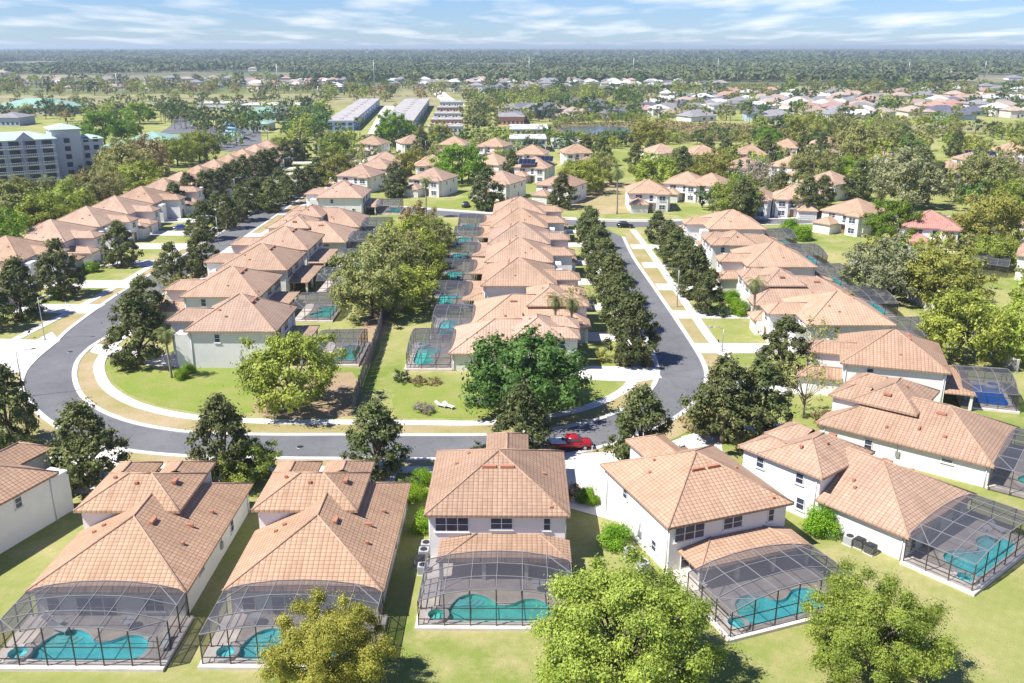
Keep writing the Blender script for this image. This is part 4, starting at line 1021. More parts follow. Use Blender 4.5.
def tree(kind, a, b, s=1.0, label=None, group=None, zs=1.0, dx=0):
    s *= {'mag': 1.2 * (.93 + .14 * rng.random()), 'palm': 1.05, 'tallpalm': 1.0, 'crape': 1.1}.get(kind, 1.22)
    c = P(a, b); pr = TP[kind]; o = put(pr[rng.randrange(len(pr))], c.x + dx, c.y, rng.random() * 6.28, (s, s * (.92 + .16 * rng.random()), s * zs * (.93 + .16 * rng.random())))
    return tag(o, label, 'palm' if 'palm' in kind else 'tree', group)
def treeXY(kind, x, y, s, label, group, zs=1.0):
    pr = TP[kind]; return tag(put(pr[rng.randrange(len(pr))], x, y, rng.random() * 6.28, (s, s, s * zs)), label, 'palm' if 'palm' in kind else 'tree', group)
def shrub(kind, x, y, s, label, group='shrubs', zs=1.0):
    pr = SH[kind]; return tag(put(pr[rng.randrange(len(pr))], x, y, rng.random() * 6.28, (s, s, s * zs)), label, 'shrub', group)
# foreground
def proto_tree(kind, i, a, b, s, label, rz=0.0, zs=1.0):
    c = P(a, b); tag(put(TP[kind][i], c.x, c.y, rz, (s, s, s * zs)), label, 'tree')
proto_tree('elmbig', 0, 622, 690, 1.10, 'broad yellow-green tree at the bottom edge right of the middle house', 0.4, .98)
proto_tree('elmbig', 1, 866, 672, .84, 'round green tree standing alone on the lower right lawn', 1.2, 1.0)
proto_tree('elmbig', 2, 332, 694, .70, 'yellow tree in front of the half hidden pool at the bottom', 2.0, 1.15)
# street magnolias on the near side of the cross street and at the corners
MG = 'street magnolias'
tree('mag', 12, 446, 1.00, 'dark magnolia cut by the left edge beside the road bend', MG)
tree('mag', 90, 486, 1.12, 'large dark magnolia between the left-edge house and the next, hiding the road bend', MG)
tree('mag', 226, 482, .96, 'dark magnolia behind the small light green tree at the cross street', MG)
tree('mag', 377, 474, .98, 'dark magnolia on the near verge at the lower end of the board fence', MG)
tree('mag', 521, 458, .86, 'dark magnolia behind the front wing of the middle house, left of the red pickup', MG)
tree('mag', 640, 466, .98, 'dark magnolia right of the red pickup truck', MG)
tree('mag', 722, 443, 1.08, 'left one of the two large magnolias at the right bend of the road', MG)
tree('mag', 757, 438, 1.0, 'middle magnolia of the dark clump at the right bend of the road', MG)
tree('mag', 782, 381, .98, 'dark magnolia above the clump at the right bend, before a white house', MG)
tree('elm', 247, 482, .48, 'small light green tree beside the dark magnolia at the cross street', None, .9)
for i, y in enumerate((363, 333, 307, 285, 266, 250, 238)):
    tree('mag', 520 + .355 * (y - 47), y, (1.02, 1.0, .95, .98, .92, .9, .85)[i], f'{ORD[i]} magnolia from the near end along the left side of the right road', MG)
for i, (a, y) in enumerate(((707, 313), (694, 297), (686, 283), (676, 268), (668, 256), (657, 243))):
    tree('mag', a, y, (.82, .98, 1.0, .95, .9, .8)[i], f'{ORD[i]} magnolia from the near end along the right side of the right road', MG)
for i, (a, b, s) in enumerate(((22, 318, .95), (62, 297, 1.08), (122, 266, 1.05), (-6, 330, .9))):
    tree('mag', a, b, s, ['dark magnolia behind the street lamp at the left edge', 'largest magnolia on the far side of the left road', 'dark magnolia on the far side of the left road left of the blue car', 'dark magnolia cut by the left edge above the driveways'][i], MG)
for i, (a, b, s) in enumerate(((141, 365, 1.1), (147, 328, .95), (173, 286, .92), (204, 276, .95))):
    tree('mag', a, b, s, ['nearest magnolia on the right of the left road, above the lawn corner', 'magnolia just behind the nearest one on the right of the left road', 'third magnolia up the right side of the left road', 'fourth magnolia up the right side of the left road, before a tan roof'][i], MG)
up = [(176, 212), (213, 199), (229, 193), (254, 181), (268, 174), (190, 206), (205, 201), (222, 197), (236, 190), (245, 186), (262, 176), (275, 172), (285, 166), (297, 161), (305, 158), (322, 156), (240, 214), (255, 210), (272, 212), (288, 204), (300, 196), (317, 186), (325, 176), (218, 222), (228, 229), (263, 207), (280, 200), (309, 191), (243, 221), (205, 240)]
lefts, rights = sorted(up[:16], key=lambda q: -q[1]), sorted(up[16:], key=lambda q: -q[1])
for side, lst in (('left', lefts), ('right', rights)):
    for i, (a, b) in enumerate(lst):
        tree('mag', a, b, .84 + .2 * rng.random(), f'{ORD[i]} magnolia counted upwards on the {side} side of the upper left road', 'magnolias along the upper left road')
MIDMAG = [(395, 197, 'dark conical tree beside the house with the arched entry'), (487, 210, 'dark conical tree at the head of the middle row'), (422, 156, 'dark conical tree between two tan roofs below the blue terrace'), (512, 178, 'dark tree left of the house with solar panels'), (562, 208, 'dark conical tree in front of the two-storey house by the mown lot'), (601, 166, 'dark tree on the left of the bright green lawn strip'), (586, 158, 'dark tree behind the yellow-green tree, by the tan roof'), (635, 173, 'dark tree at the right of the bright green lawn strip'), (650, 161, 'dark tree in front of the tan roof near the pond'), (681, 184, 'dark tree right of the white house facing the road'), (707, 163, 'tall dark tree below the pond, before a tan roof'), (725, 165, 'small dark tree right of the tall one below the pond'), (765, 166, 'dark tree between tan roofs below the marsh'), (779, 211, 'large dark conical tree left of the white-walled two-storey houses at the upper right'), (820, 158, 'dark tree in front of the roof at the right end of the marsh cluster'), (803, 160, 'smaller dark tree beside the largest tan roof at the marsh'), (822, 206, 'dark tree before the white house left of the sage tree'), (806, 217, 'small dark tree left of the white blank-walled house'), (676, 181, 'dark tree left of the roof behind the road-end house'), (907, 161, 'dark conical tree right of the small white house among trees'), (937, 192, 'taller dark tree behind the pink-red roof'), (955, 158, 'dark tree left of the roof with solar panels at the upper right'), (975, 182, 'dark conical tree under the solar roof at the upper right'), (858, 200, 'dark tree hugging the white house at the upper right'), (922, 184, 'left companion of the taller dark tree behind the pink-red roof'), (742, 222, 'dark tree behind the row right of the right road')]
for a, b, lab in MIDMAG: tree('mag', a, b, .98 + .25 * rng.random(), lab, 'dark trees of the middle distance')
# lighter trees of the middle ground
SPOT = [
 ('elm', 292, 409, .92, 'light green tree before the corner house and its green pool'),
 ('olive', 372, 318, .95, 'left olive tree of the clump left of the fence'), ('elm', 402, 312, .86, 'right light green tree of the clump over the fence'), ('olive', 396, 286, .95, 'upper olive tree of the clump over the fence'), ('elm', 424, 285, .8, 'light green tree over the cages right of the fence'),
 ('olive', 382, 296, .95, 'back olive tree of the clump left of the fence'), ('elm', 408, 268, 1.0, 'farthest light green tree over the fence'), ('olive', 428, 262, .8, 'olive tree over the upper cages right of the fence'), ('bright', 432, 247, .62, 'small bright green tree at the upper end of the fence'), ('rust', 420, 236, .75, 'rust-tinged tree below the palm at the upper end of the fence'),
 ('oak', 524, 410, .96, 'big saturated green oak at the near end of the middle row'),
 ('sage', 886, 300, 1.0, 'pale sage tree left of the big yellow tree at the right'), ('yellow', 938, 308, 1.0, 'big yellow tree at the right behind the pool cages'), ('elm', 958, 362, .9, 'green-yellow tree at the right by the white garden wall'), ('bright', 890, 244, .95, 'bright green tree left of the pink-red roof'),
 ('yellow', 986, 248, 1.15, 'yellow tree right of the pink-red roof'), ('elm', 992, 268, .7, 'smaller green tree below the yellow tree at the right edge'), ('elm', 1022, 360, .85, 'light green tree cut by the right edge above the pool cages'), ('elm', 1010, 225, 1.0, 'green tree cut by the right edge beside the yellow tree'),
 ('elm', 735, 218, 1.0, 'rounded green tree behind the row right of the right road'), ('elm', 582, 193, 1.15, 'yellow-green tree left of the mown lot'), ('olive', 600, 186, .9, 'olive tree touching the mown lot'), ('elm', 655, 190, 1.15, 'round yellow-green tree behind the road-end house'), ('yellow', 712, 187, 1.05, 'yellow tree behind the house with the arched window'), ('bare', 757, 193, 1.3, 'bare pale tree before a tan roof at the upper right'), ('olive', 812, 188, 1.2, 'olive tree left of the white house at the upper right'),
 ('bright', 462, 184, 1.4, 'bright green round tree in the middle distance'), ('yellow', 410, 176, .8, 'yellow-green tree between the tan roofs'), ('bright', 396, 145, 1.45, 'bright green tree below the blue terrace'), ('yellow', 440, 142, .8, 'pale yellow tree left of the white house'),
 ('sage', 902, 208, 1.45, 'large sage green tree above the bright green tree'), ('bare', 1004, 184, 1.2, 'bare purple-grey tree at the upper right edge'), ('olive', 985, 200, 1.2, 'pale olive tree above the yellow tree at the right'), ('olive', 855, 165, 1.3, 'olive tree right of the marsh cluster'), ('olive', 880, 158, 1.2, 'olive tree left of the small white house among trees'), ('bright', 848, 185, 1.0, 'green tree behind the white two-storey houses at the upper right'), ('yellow', 648, 150, 1.2, 'yellow tree between pond and bright lawn'), ('yellow', 805, 143, 1.3, 'yellow-green tree right of the largest marsh roof'), ('bright', 768, 147, .9, 'bright green tree behind the marsh cluster'),
 ('elm', 283, 160, 1.0, 'yellow-green tree behind the magnolias of the upper left road'), ('yellow', 338, 186, .95, 'yellow-green tree right of the upper left road'), ('elm', 335, 158, 1.0, 'light green tree above the upper left road'),
 ('rust', 150, 175, 1.3, 'rust-tinged tree behind the upper left row'), ('elm', 178, 166, 1.15, 'light green tree behind the upper left row, before the teal roof'), ('elm', 200, 162, 1.15, 'light green tree right of its twin before the teal roof'), ('olive', 125, 186, 1.2, 'large olive tree between teal roof and tan roofs'), ('bright', 105, 146, 1.5, 'vivid green tree right of the grey hotel'), ('bright', 128, 143, 1.1, 'smaller vivid green tree right of the first vivid one'), ('bright', 140, 124, 1.3, 'vivid green tree further back right of the hotel'),
 ('rust', 88, 208, .95, 'rust-tinged tree in front of the hotel'), ('olive', 108, 203, .9, 'olive tree in front of the hotel, right of the rusty one'), ('elm', 32, 220, .95, 'broad light green tree in front of the hotel at the left'), ('bright', 12, 212, .8, 'green tree at the left edge in front of the hotel'), ('olive', 12, 238, 1.3, 'olive tree at the left edge behind the tan roofs'), ('elm', 40, 240, 1.1, 'light green tree behind the nearest far-left roofs'), ('elm', 70, 228, 1.1, 'light green tree between the hotel cars and the tan roofs'), ('bright', 5, 262, 1.0, 'green tree cut by the left edge above the tan roof'), ('olive', 92, 215, 1.0, 'dull green tree above the third tan roof'), ('dark', 92, 184, .6, 'dark tree against the right end of the hotel'), ('elm', 140, 192, 1.0, 'light green tree behind the fourth far-left roof'),
 ('crape', 163, 312, 1.15, 'sparse pale tree among magnolias right of the left road'), ('crape', 185, 310, 1.0, 'sparse pale tree before the second corner house'), ('crape', 803, 418, 1.25, 'sparse pale green tree before the house with the blue pool cover'), ('crape', 812, 364, 1.2, 'leafless looking pale tree right of the magnolia at the right bend'), ('crape', 700, 436, .7, 'low yellowish tree on the corner below the road bend'), ('crape', 578, 326, 1.1, 'sparse brown tree between palms and the right road'),
]
for k, a, b, s, lab in SPOT: tree(k, a, b, s, lab, 'lighter trees of the middle ground')
for k, a, b, s, lab in (('palm', 172, 378, .82, 'palm with two trunks at the corner house'), ('palm', 556, 345, .95, 'left palm at the front of the middle row'), ('palm', 572, 348, .95, 'right palm at the front of the middle row'), ('palm', 751, 328, 1.0, 'single palm beside the right road lawn'), ('tallpalm', 426, 218, 1.05, 'palm rising over the rust-tinged tree'), ('tallpalm', 617, 214, 1.1, 'tall thin palm on the mown lot'), ('palm', 145, 166, 1.3, 'palm before the teal roof'), ('palm', 118, 165, 1.1, 'palm beside the hotel end'), ('palm', 52, 219, 1.3, 'palm rising from the trees before the hotel'), ('palm', 590, 250, .8, 'palm between magnolias near the far end of the right road')):
    tree(k, a, b, s, lab, 'palms')
# shrubs near the houses
for k, a, b, s, lab in (('hedge', 425, 530, 1.0, 'bright clipped shrub left of the air conditioners by the middle house'), ('hedge', 417, 500, .9, 'bright shrub between the second and middle house'), ('hedge', 424, 484, .9, 'bright shrub at the front corner of the middle house'), ('dark', 410, 487, 1.0, 'leafy shrub between the second and middle house'), ('hedge', 617, 545, 1.15, 'bright clipped shrub beside the air conditioners of the turned house'), ('hedge', 588, 502, .85, 'round bright shrub beside the white driveway'), ('rust', 573, 498, 1.2, 'brownish shrub behind the middle house next to the driveway'), ('hedge', 820, 534, 1.25, 'bright clipped shrub at the long white wall on the right'), ('dark', 66, 490, 1.2, 'dark shrub beside the left-edge house'), ('dark', 480, 455, 1.1, 'dark shrub at the street front of the middle house'), ('rust', 548, 455, 1.3, 'brown shrub at the tail of the red pickup'), ('bare', 423, 412, .9, 'dry grey shrub on the bright lawn left of the two loungers'), ('bare', 478, 406, 1.0, 'dry grey shrub under the big oak'), ('dark', 402, 382, 1.2, 'dark spiky shrub at the corner of the green pool cage'), ('rust', 418, 384, 1.0, 'rusty shrub below the green pool cage'), ('rust', 433, 384, .9, 'small rusty shrub below the green pool cage'), ('hedge', 181, 379, .75, 'bright hedge at the white corner house'), ('hedge', 188, 373, .75, 'upper bright hedge at the white corner house'), ('dark', 190, 345, 1.1, 'dark shrub above the bright hedge at the corner house'), ('hedge', 732, 302, 1.2, 'bright shrub under the magnolias right of the right road'), ('hedge', 738, 315, 1.3, 'lower bright shrub right of the right road'), ('dark', 720, 316, 1.5, 'dark flat shrub on the lawn right of the right road'), ('hedge', 818, 380, 1.4, 'bright green shrub before the house with the blue pool cover'), ('rust', 806, 382, 1.3, 'brown shrub before the house with the blue pool cover'), ('dark', 793, 384, 1.4, 'dark shrub before the house with the blue pool cover'), ('rust', 826, 425, 1.4, 'reddish shrub at the front of the long white house'), ('hedge', 92, 272, 1.2, 'bright round shrub below the largest far-left magnolia'), ('dark', 100, 268, 1.2, 'dark shrub at the far-left white porch'), ('hedge', 57, 299, .9, 'small bright shrub by the far-left driveway'), ('dark', 576, 368, 1.4, 'dark shrub at the front of the oak-side house'), ('yellow', 602, 362, 1.2, 'yellowish shrub on the lawn by the right road'), ('dark', 890, 292, 1.8, 'dark shrub under the sage tree'), ('dark', 905, 296, 1.8, 'dark shrub under the big yellow tree'), ('rust', 700, 430, 1.8, 'yellow-brown shrub mass on the corner below the road bend'), ('yellow', 712, 433, 1.9, 'yellow-green shrub mass on the corner below the road bend'), ('hedge', 790, 232, 1.8, 'bright hedge between the cages and the white blank-walled house'), ('hedge', 802, 240, 1.8, 'lower bright hedge between the cages and the white blank-walled house')):
    c = P(a, b); shrub(k, c.x, c.y, s * (1.15 if k == 'hedge' else 1.0), lab)
# ================================================================ fence, walls, vehicles, small things
# board fence between the two block rows: every board its own part
fence_pts = px([(354, 413), (363, 384), (372, 358), (380, 334), (386, 312)]) + [(-23.6, 178), (-23.2, 200), (-22.6, 225), (-22.4, 246)]
fr_ = empty('board_fence', (fence_pts[0].x, fence_pts[0].y, 0)); tag(fr_, 'weathered grey board fence running up between the two rows of pools', 'fence')
fl_ = smooth_line([Vector((p[0], p[1], 0)) for p in fence_pts], 1.0)
d_ = [0.0]
for a, b in zip(fl_, fl_[1:]): d_.append(d_[-1] + (b - a).length)
def along(t):
    for k in range(len(d_) - 1):
        if d_[k + 1] >= t: break
    f = (t - d_[k]) / max(d_[k + 1] - d_[k], 1e-6); p = fl_[k].lerp(fl_[k + 1], f); tt = (fl_[k + 1] - fl_[k]).normalized(); return p, tt
bm_ = MB(); bm_.box((0, 0, 1.35), (.03, .47, 2.6)); board_me = bm_.mesh('board', M['wood'])
bm_ = MB(); bm_.box((0, 0, 1.37), (.12, .12, 2.75)); post_me = bm_.mesh('post', M['wood'])
t = .25; k = 0
base = Vector((fence_pts[0].x, fence_pts[0].y, 0))
while t < d_[-1] and k < 290:
    p, tt = along(t); rz = math.atan2(tt.y, tt.x) - math.pi / 2
    o = mkobj('board', board_me, fr_); o.location = p - base + Vector((tt.y, -tt.x, 0)) * (rng.random() * .03); o.rotation_euler = (rng.gauss(0, .015), rng.gauss(0, .02), rz); o.scale = (1, 1, .95 + .1 * rng.random())
    if k % 5 == 0:
        o = mkobj('post', post_me, fr_); o.location = p - base + Vector((-tt.y, tt.x, 0)) * .09; o.rotation_euler = (0, 0, rz)
    t += .5; k += 1
for z_ in (.5, 1.9):
    m = MB()
    pts_ = [along(.2 + q * 2.0)[0] - base + Vector((-along(.2 + q * 2.0)[1].y, along(.2 + q * 2.0)[1].x, 0)) * .06 for q in range(int(d_[-1] / 2))]
    m.tube([(a.x, a.y, z_) for a in pts_], .05, 4); m.build('rail', M['wood'], fr_)
# white garden wall behind the right-hand row
wl_pts = px([(1016, 372), (985, 352), (955, 331), (930, 313), (905, 296), (880, 281), (850, 266)])
wr = empty('garden_wall', wl_pts[0]); tag(wr, 'white block garden wall behind the cages at the right', 'wall'); b0 = wl_pts[0]
pts_ = smooth_line(wl_pts, 3.0)
for a, b in zip(pts_, pts_[1:]):
    q = MB(); q.bar((a.x - b0.x, a.y - b0.y, .95), (b.x - b0.x, b.y - b0.y, .95), .2, 1.9); q.build('wall_panel', M['blockwall'], wr)
    q = MB(); q.box((a.x - b0.x, a.y - b0.y, 1.02), (.36, .36, 2.1)); q.build('pier', M['blockwall'], wr)
# dark fence behind the far-left row
wr = empty('boundary_fence', (-128, 165, 0)); tag(wr, 'long dark boundary fence behind the far-left row of houses', 'fence')
for k in range(100):
    q = MB(); q.box((0, k * 2.5, .95), (.06, 2.42, 1.9)); q.build('fence_panel', M['shadeframe_darkfence'], wr)

# vehicles ---------------------------------------------------------------
def wheels(root, L, W, rad, link=True):
    for x in (-L, L):
        for y in (-W, W):
            w = MB(); pr = [(rad * .55, -.12), (rad * .97, -.11), (rad, -.05), (rad, .05), (rad * .97, .11), (rad * .55, .12)]
            w.lathe(pr, (0, 0, 0), 18); w.v = [(x + p[0], y + p[2], rad + p[1]) for p in w.v]
            t_ = w.build('wheel', M['rubber'], root, link)
            w = MB(); w.lathe([(rad * .5, -.13), (rad * .58, 0), (rad * .5, .13)], (0, 0, 0), 12); w.v = [(x + p[0], y + p[2], rad + p[1]) for p in w.v]; w.build('rim', M['chrome'], t_, link)
def loft(m, sections):
    """sections: list of rings with equal counts"""
    n = len(sections[0]); i0 = len(m.v)
    for s in sections: m.v += [tuple(p) for p in s]
    for k in range(len(sections) - 1):
        for q in range(n):
            a = i0 + k * n + q; b = i0 + k * n + (q + 1) % n; m.f.append((a, b, b + n, a + n)); m.sm.append(True)
    m.f.append(tuple(i0 + q for q in range(n))[::-1]); m.sm.append(False)
    e = i0 + (len(sections) - 1) * n; m.f.append(tuple(e + q for q in range(n))); m.sm.append(False)
def ring(x, w, z0, z1, ch=.12):
    c = min(ch, (z1 - z0) * .3)
    return [(x, -w + c, z0), (x, w - c, z0), (x, w, z0 + c), (x, w, z1 - c), (x, w - c, z1), (x, -w + c, z1), (x, -w, z1 - c), (x, -w, z0 + c)]
def car(name, paint, loc, rz, label, kind='sedan', cat='car', group=None):
    r = empty(name, loc, rz); tag(r, label, cat, group); pm = M[paint]
    if kind == 'pickup':
        m = MB(); loft(m, [ring(-2.75, .88, .55, 1.02), ring(-2.6, .96, .45, 1.12), ring(-.55, .97, .42, 1.14), ring(1.1, .97, .42, 1.12), ring(2.35, .93, .45, 1.04), ring(2.75, .82, .5, .92)]); m.build('body', pm, r)
        m = MB(); loft(m, [ring(-.62, .82, 1.1, 1.14), ring(-.5, .78, 1.1, 1.72), ring(.55, .76, 1.1, 1.80), ring(.95, .74, 1.1, 1.70), ring(1.55, .84, 1.1, 1.14)]); cb = m.build('cab', pm, r)
        for s in (-1, 1):
            q = MB(); q.poly([(-.45, s * .815, 1.2), (.35, s * .815, 1.2), (.35, s * .79, 1.62), (-.4, s * .79, 1.6)][::s]); q.poly([(.42, s * .815, 1.2), (1.2, s * .83, 1.2), (.86, s * .79, 1.58), (.42, s * .79, 1.62)][::s]); q.build('side_window', M['glass'], cb)
            q = MB(); q.box((1.0, s * 1.05, 1.18), (.12, .16, .16)); q.build('mirror', pm, r)
            q = MB(); q.box((2.68, s * .68, .84), (.14, .26, .16)); q.build('headlight', M['lamp_glass'], r)
            q = MB(); q.box((-2.74, s * .82, .92), (.08, .14, .28)); q.build('tail_light', M['red'], r)
        q = MB(); q.poly([(1.5, -.74, 1.17), (1.5, .74, 1.17), (1.0, .66, 1.68), (1.0, -.66, 1.68)]); q.build('windscreen', M['glass'], cb)
        q = MB(); q.poly([(-.63, .66, 1.2), (-.63, -.66, 1.2), (-.53, -.64, 1.62), (-.53, .64, 1.62)]); q.build('rear_window', M['glass'], cb)
        q = MB(); q.box((-1.65, 0, 1.16), (2.0, 1.74, .08)); q.build('bed_cover', M['plastic_w'], r)
        q = MB(); q.box((-.9, .2, 1.26), (.3, .7, .14)); q.build('cargo', M['dark'], r)
        q = MB(); q.box((2.78, 0, .55), (.14, 1.6, .2)); q.build('bumper', M['chrome'], r)
        wheels(r, 1.75, .86, .40)
    else:
        Lc, h1, h2 = (2.3, .92, 1.45) if kind == 'sedan' else (2.35, 1.02, 1.72)
        m = MB(); loft(m, [ring(-Lc, .76, .5, .86), ring(-Lc + .15, .88, .38, h1 - .02), ring(-.6, .91, .34, h1), ring(.9, .91, .34, h1 - .02), ring(Lc - .35, .86, .38, h1 - .14), ring(Lc, .72, .45, .72)]); m.build('body', pm, r)
        back = -1.75 if kind == 'sedan' else -2.15
        m = MB(); loft(m, [ring(back, .74, h1 - .04, h1), ring(back + .45, .66, h1 - .04, h2 - .06), ring(-.2, .68, h1 - .04, h2), ring(.35, .66, h1 - .04, h2 - .05), ring(1.15, .76, h1 - .06, h1 - .02)]); cb = m.build('cabin', M['glass'], r)
        m = MB(); loft(m, [ring(back + .5, .62, h2 - .07, h2 - .03, .02), ring(-.2, .655, h2 - .03, h2 + .03, .02), ring(.33, .63, h2 - .06, h2 - .01, .02)]); m.build('roof', pm, r)
        for s in (-1, 1):
            for xx in (-.35,):
                q = MB(); q.bar((xx, s * .84, h1 - .05), (xx, s * .69, h2 - .02), .08); q.build('pillar', pm, r)
            q = MB(); q.box((Lc - .12, s * .62, .66), (.14, .26, .12)); q.build('headlight', M['lamp_glass'], r)
            q = MB(); q.box((-Lc + .06, s * .66, .74), (.1, .22, .12)); q.build('tail_light', M['red'], r)
            q = MB(); q.box((.75, s * .98, h1 + .02), (.14, .14, .12)); q.build('mirror', pm, r)
        wheels(r, 1.4, .80, .33)
    return r
c = P(570, 448.5); car('pickup_truck', 'red', (c.x, c.y, .02), R(6), 'red pickup truck with white bed cover on the cross street', 'pickup', 'pickup')
c = P(625, 227.5); car('parked_car', 'black', (c.x, c.y, .03), R(-8), 'black car at the far end of the right road', 'suv', 'car', 'cars')
c = P(182, 230); car('parked_car', 'blue', (c.x, c.y, .06), R(12), 'blue car parked beyond the left road', 'sedan', 'car', 'cars')
c = P(466, 207); car('parked_car', 'black', (c.x, c.y, .06), R(80), 'black vehicle on a driveway beside a dark conical tree', 'suv', 'car', 'cars')
c = P(205, 221); car('parked_car', 'silver', (c.x, c.y, .06), R(10), 'silver car on a driveway behind the blue car', 'sedan', 'car', 'cars')
c = P(800, 216); car('parked_car', 'black', (c.x, c.y, .04), R(60), 'dark car under the large dark tree at the upper right', 'suv', 'car', 'cars')
for i, (a, b, pc, lab) in enumerate(((48, 189, 'white', 'left white car in front of the hotel'), (56, 188.5, 'red', 'red car in front of the hotel'), (64, 188, 'white', 'right white car in front of the hotel'), (60, 194, 'silver', 'pale car below the red one at the hotel'), (240, 143, 'white', 'white car at the water park'), (228, 142, 'silver', 'silver car at the water park'), (246, 140, 'black', 'dark car at the water park'), (391, 112, 'white', 'white car between the blue terraces'), (396, 122, 'silver', 'silver car between the blue terraces'), (388, 128, 'black', 'dark car between the blue terraces'), (391, 97.5, 'black', 'dark car on the far road before the field'), (407, 97.3, 'white', 'white car on the far road before the field'))):
    c = P(a, b); car('parked_car', pc, (c.x, c.y, .18), R(100 if i < 4 else 20), lab, 'suv' if i % 2 else 'sedan', 'car', 'distant cars')

# street lamps -----------------------------------------------------------
def lamp(a, b, hgt, rz, lab):
    c = P(a, b); r = empty('street_lamp', c, rz); tag(r, lab, 'street lamp', 'street lamps')
    q = MB(); q.tube([(0, 0, 0), (0, 0, hgt)], [.10, .06], 8); q.build('pole', M['metal'], r)
    q = MB(); q.tube([(0, 0, hgt - .1), (.8, 0, hgt + .25), (1.9, 0, hgt + .35)], .045, 6); q.build('arm', M['metal'], r)
    q = MB(); loft(q, [ring(1.75, .08, hgt + .28, hgt + .4, .03), ring(2.1, .17, hgt + .26, hgt + .44, .05), ring(2.6, .10, hgt + .28, hgt + .38, .03)]); hd = q.build('lamp_head', M['metal'], r)
    q = MB(); q.box((2.15, 0, hgt + .25), (.5, .22, .05)); q.build('lens', M['lamp_glass'], hd)
    q = MB(); q.lathe([(.2, 0), (.18, .25), (.1, .3)], (0, 0, 0), 10); q.build('base', M['metal'], r)
lamp(45, 340, 7.6, 0, 'street lamp beyond the left road near the left edge')
lamp(24, 397, 6.8, R(20), 'street lamp cut by the magnolia at the left road bend')
lamp(677, 307, 7.4, R(180), 'street lamp among the magnolias right of the right road')
lamp(722, 352, 4.0, R(180), 'short lamp on the lawn right of the right road bend')
lamp(236, 201, 7.4, 0, 'street lamp between magnolias of the upper left road')
lamp(285, 178, 7.4, 0, 'further street lamp up the left road')
lamp(319, 162, 7.4, 0, 'farthest street lamp up the left road')
lamp(426, 157, 7.4, 0, 'street lamp behind the white two-storey house with the palm')
lamp(219, 246, 7.4, R(180), 'street lamp beside the fourth magnolia up the left road')

# air conditioners, bins, mailboxes, garden furniture ---------------------
def aircon(x, y, rz, lab, dark=False, s=1.0):
    r = empty('air_conditioner', (x, y, 0), rz); tag(r, lab, 'air conditioner', 'air conditioners')
    bm = M['dark'] if dark else M['silver']
    q = MB(); q.box((0, 0, .05), (1.05 * s, 1.05 * s, .1)); q.build('pad', M['concrete'], r)
    q = MB(); q.prism([(-.42 * s, -.48 * s), (.42 * s, -.48 * s), (.48 * s, -.42 * s), (.48 * s, .42 * s), (.42 * s, .48 * s), (-.42 * s, .48 * s), (-.48 * s, .42 * s), (-.48 * s, -.42 * s)], .1, .95 * s); q.build('cabinet', bm, r)
    for k in range(5):
        q = MB(); q.box((0, 0, .22 + k * .15), (.985 * s, .985 * s, .03)); q.build('louvre', M['metal'], r)
    q = MB(); q.lathe([(.36 * s, 0), (.36 * s, .05), (.3 * s, .06)], (0, 0, .95 * s), 14); q.build('fan_grille', M['dark'], r)
for i, (x, y, d) in enumerate(((-9.3, 79.2, 0), (-9.4, 77.9, 0), (-9.6, 76.4, 1), (-9.2, 75.1, 0))):
    aircon(x, y, 0, ['rear white', 'second white', 'dark', 'nearest white'][i] + ' air conditioner left of the middle house', d)
for i, (a, b, d) in enumerate(((622, 549, 1), (630, 557, 0), (643, 570, 0))):
    c = P(a, b); aircon(c.x, c.y, R(21), ['dark', 'middle', 'nearest'][i] + ' air conditioner left of the turned two-storey house', d)
for i, (a, b, d) in enumerate(((832, 536, 0), (849, 544, 0), (859, 547, 1), (870, 553, 1))):
    c = P(a, b); aircon(c.x, c.y, R(40), ['first grey', 'second grey', 'small dark', 'large black'][i] + ' air conditioner along the long white wall at the right', d)
def lounger(x, y, rz, lab, z=.30):
    r = empty('sun_lounger', (x, y, z), rz); tag(r, lab, 'sun lounger', 'sun loungers')
    q = MB(); q.box((0, -.25, .34), (.62, 1.3, .07)); q.build('seat', M['plastic_w'], r)
    q = MB(); q.v, q.f, q.sm = [], [], []; q.bar((0, .42, .34), (0, 1.0, .72), .62, .07); q.build('backrest', M['plastic_w'], r)
    for sx in (-.26, .26):
        for sy in (-.8, .35):
            q = MB(); q.bar((sx, sy, 0), (sx, sy, .32), .05); q.build('leg', M['plastic_w'], r)
c = P(441, 407); lounger(c.x, c.y, R(60), 'left white lounger on the bright lawn', .03)
c = P(449, 408); lounger(c.x, c.y, R(50), 'right white lounger on the bright lawn', .03)
lounger(-39.4, 65.4, R(70), 'white lounger left of the bottom left pool'); lounger(-40.4, 66.4, R(75), 'rear white lounger beside the bottom left pool')
lounger(49.6, 83.2, R(20), 'dark-shaded lounger beside the turquoise pool'); lounger(48.2, 81.9, R(20), 'second lounger beside the turquoise pool'); lounger(-29.6, 63.6, R(10), 'lounger at the right end of the bottom left pool')
def patio_set(x, y, lab):
    r = empty('patio_table', (x, y, .3)); tag(r, lab, 'table', 'patio tables')
    q = MB(); q.lathe([(.6, .70), (.62, .73), (.6, .76)], (0, 0, 0), 18); q.build('table_top', M['plastic_w'], r)
    q = MB(); q.lathe([(.3, 0), (.08, .06), (.06, .70)], (0, 0, 0), 10); q.build('pedestal', M['plastic_w'], r)
patio_set(-33.7, 66.0, 'round white table behind the bottom left pool'); patio_set(1.8, 72.0, 'round table under the lanai of the middle house'); patio_set(-22.9, 66.6, 'round table behind the half hidden pool')
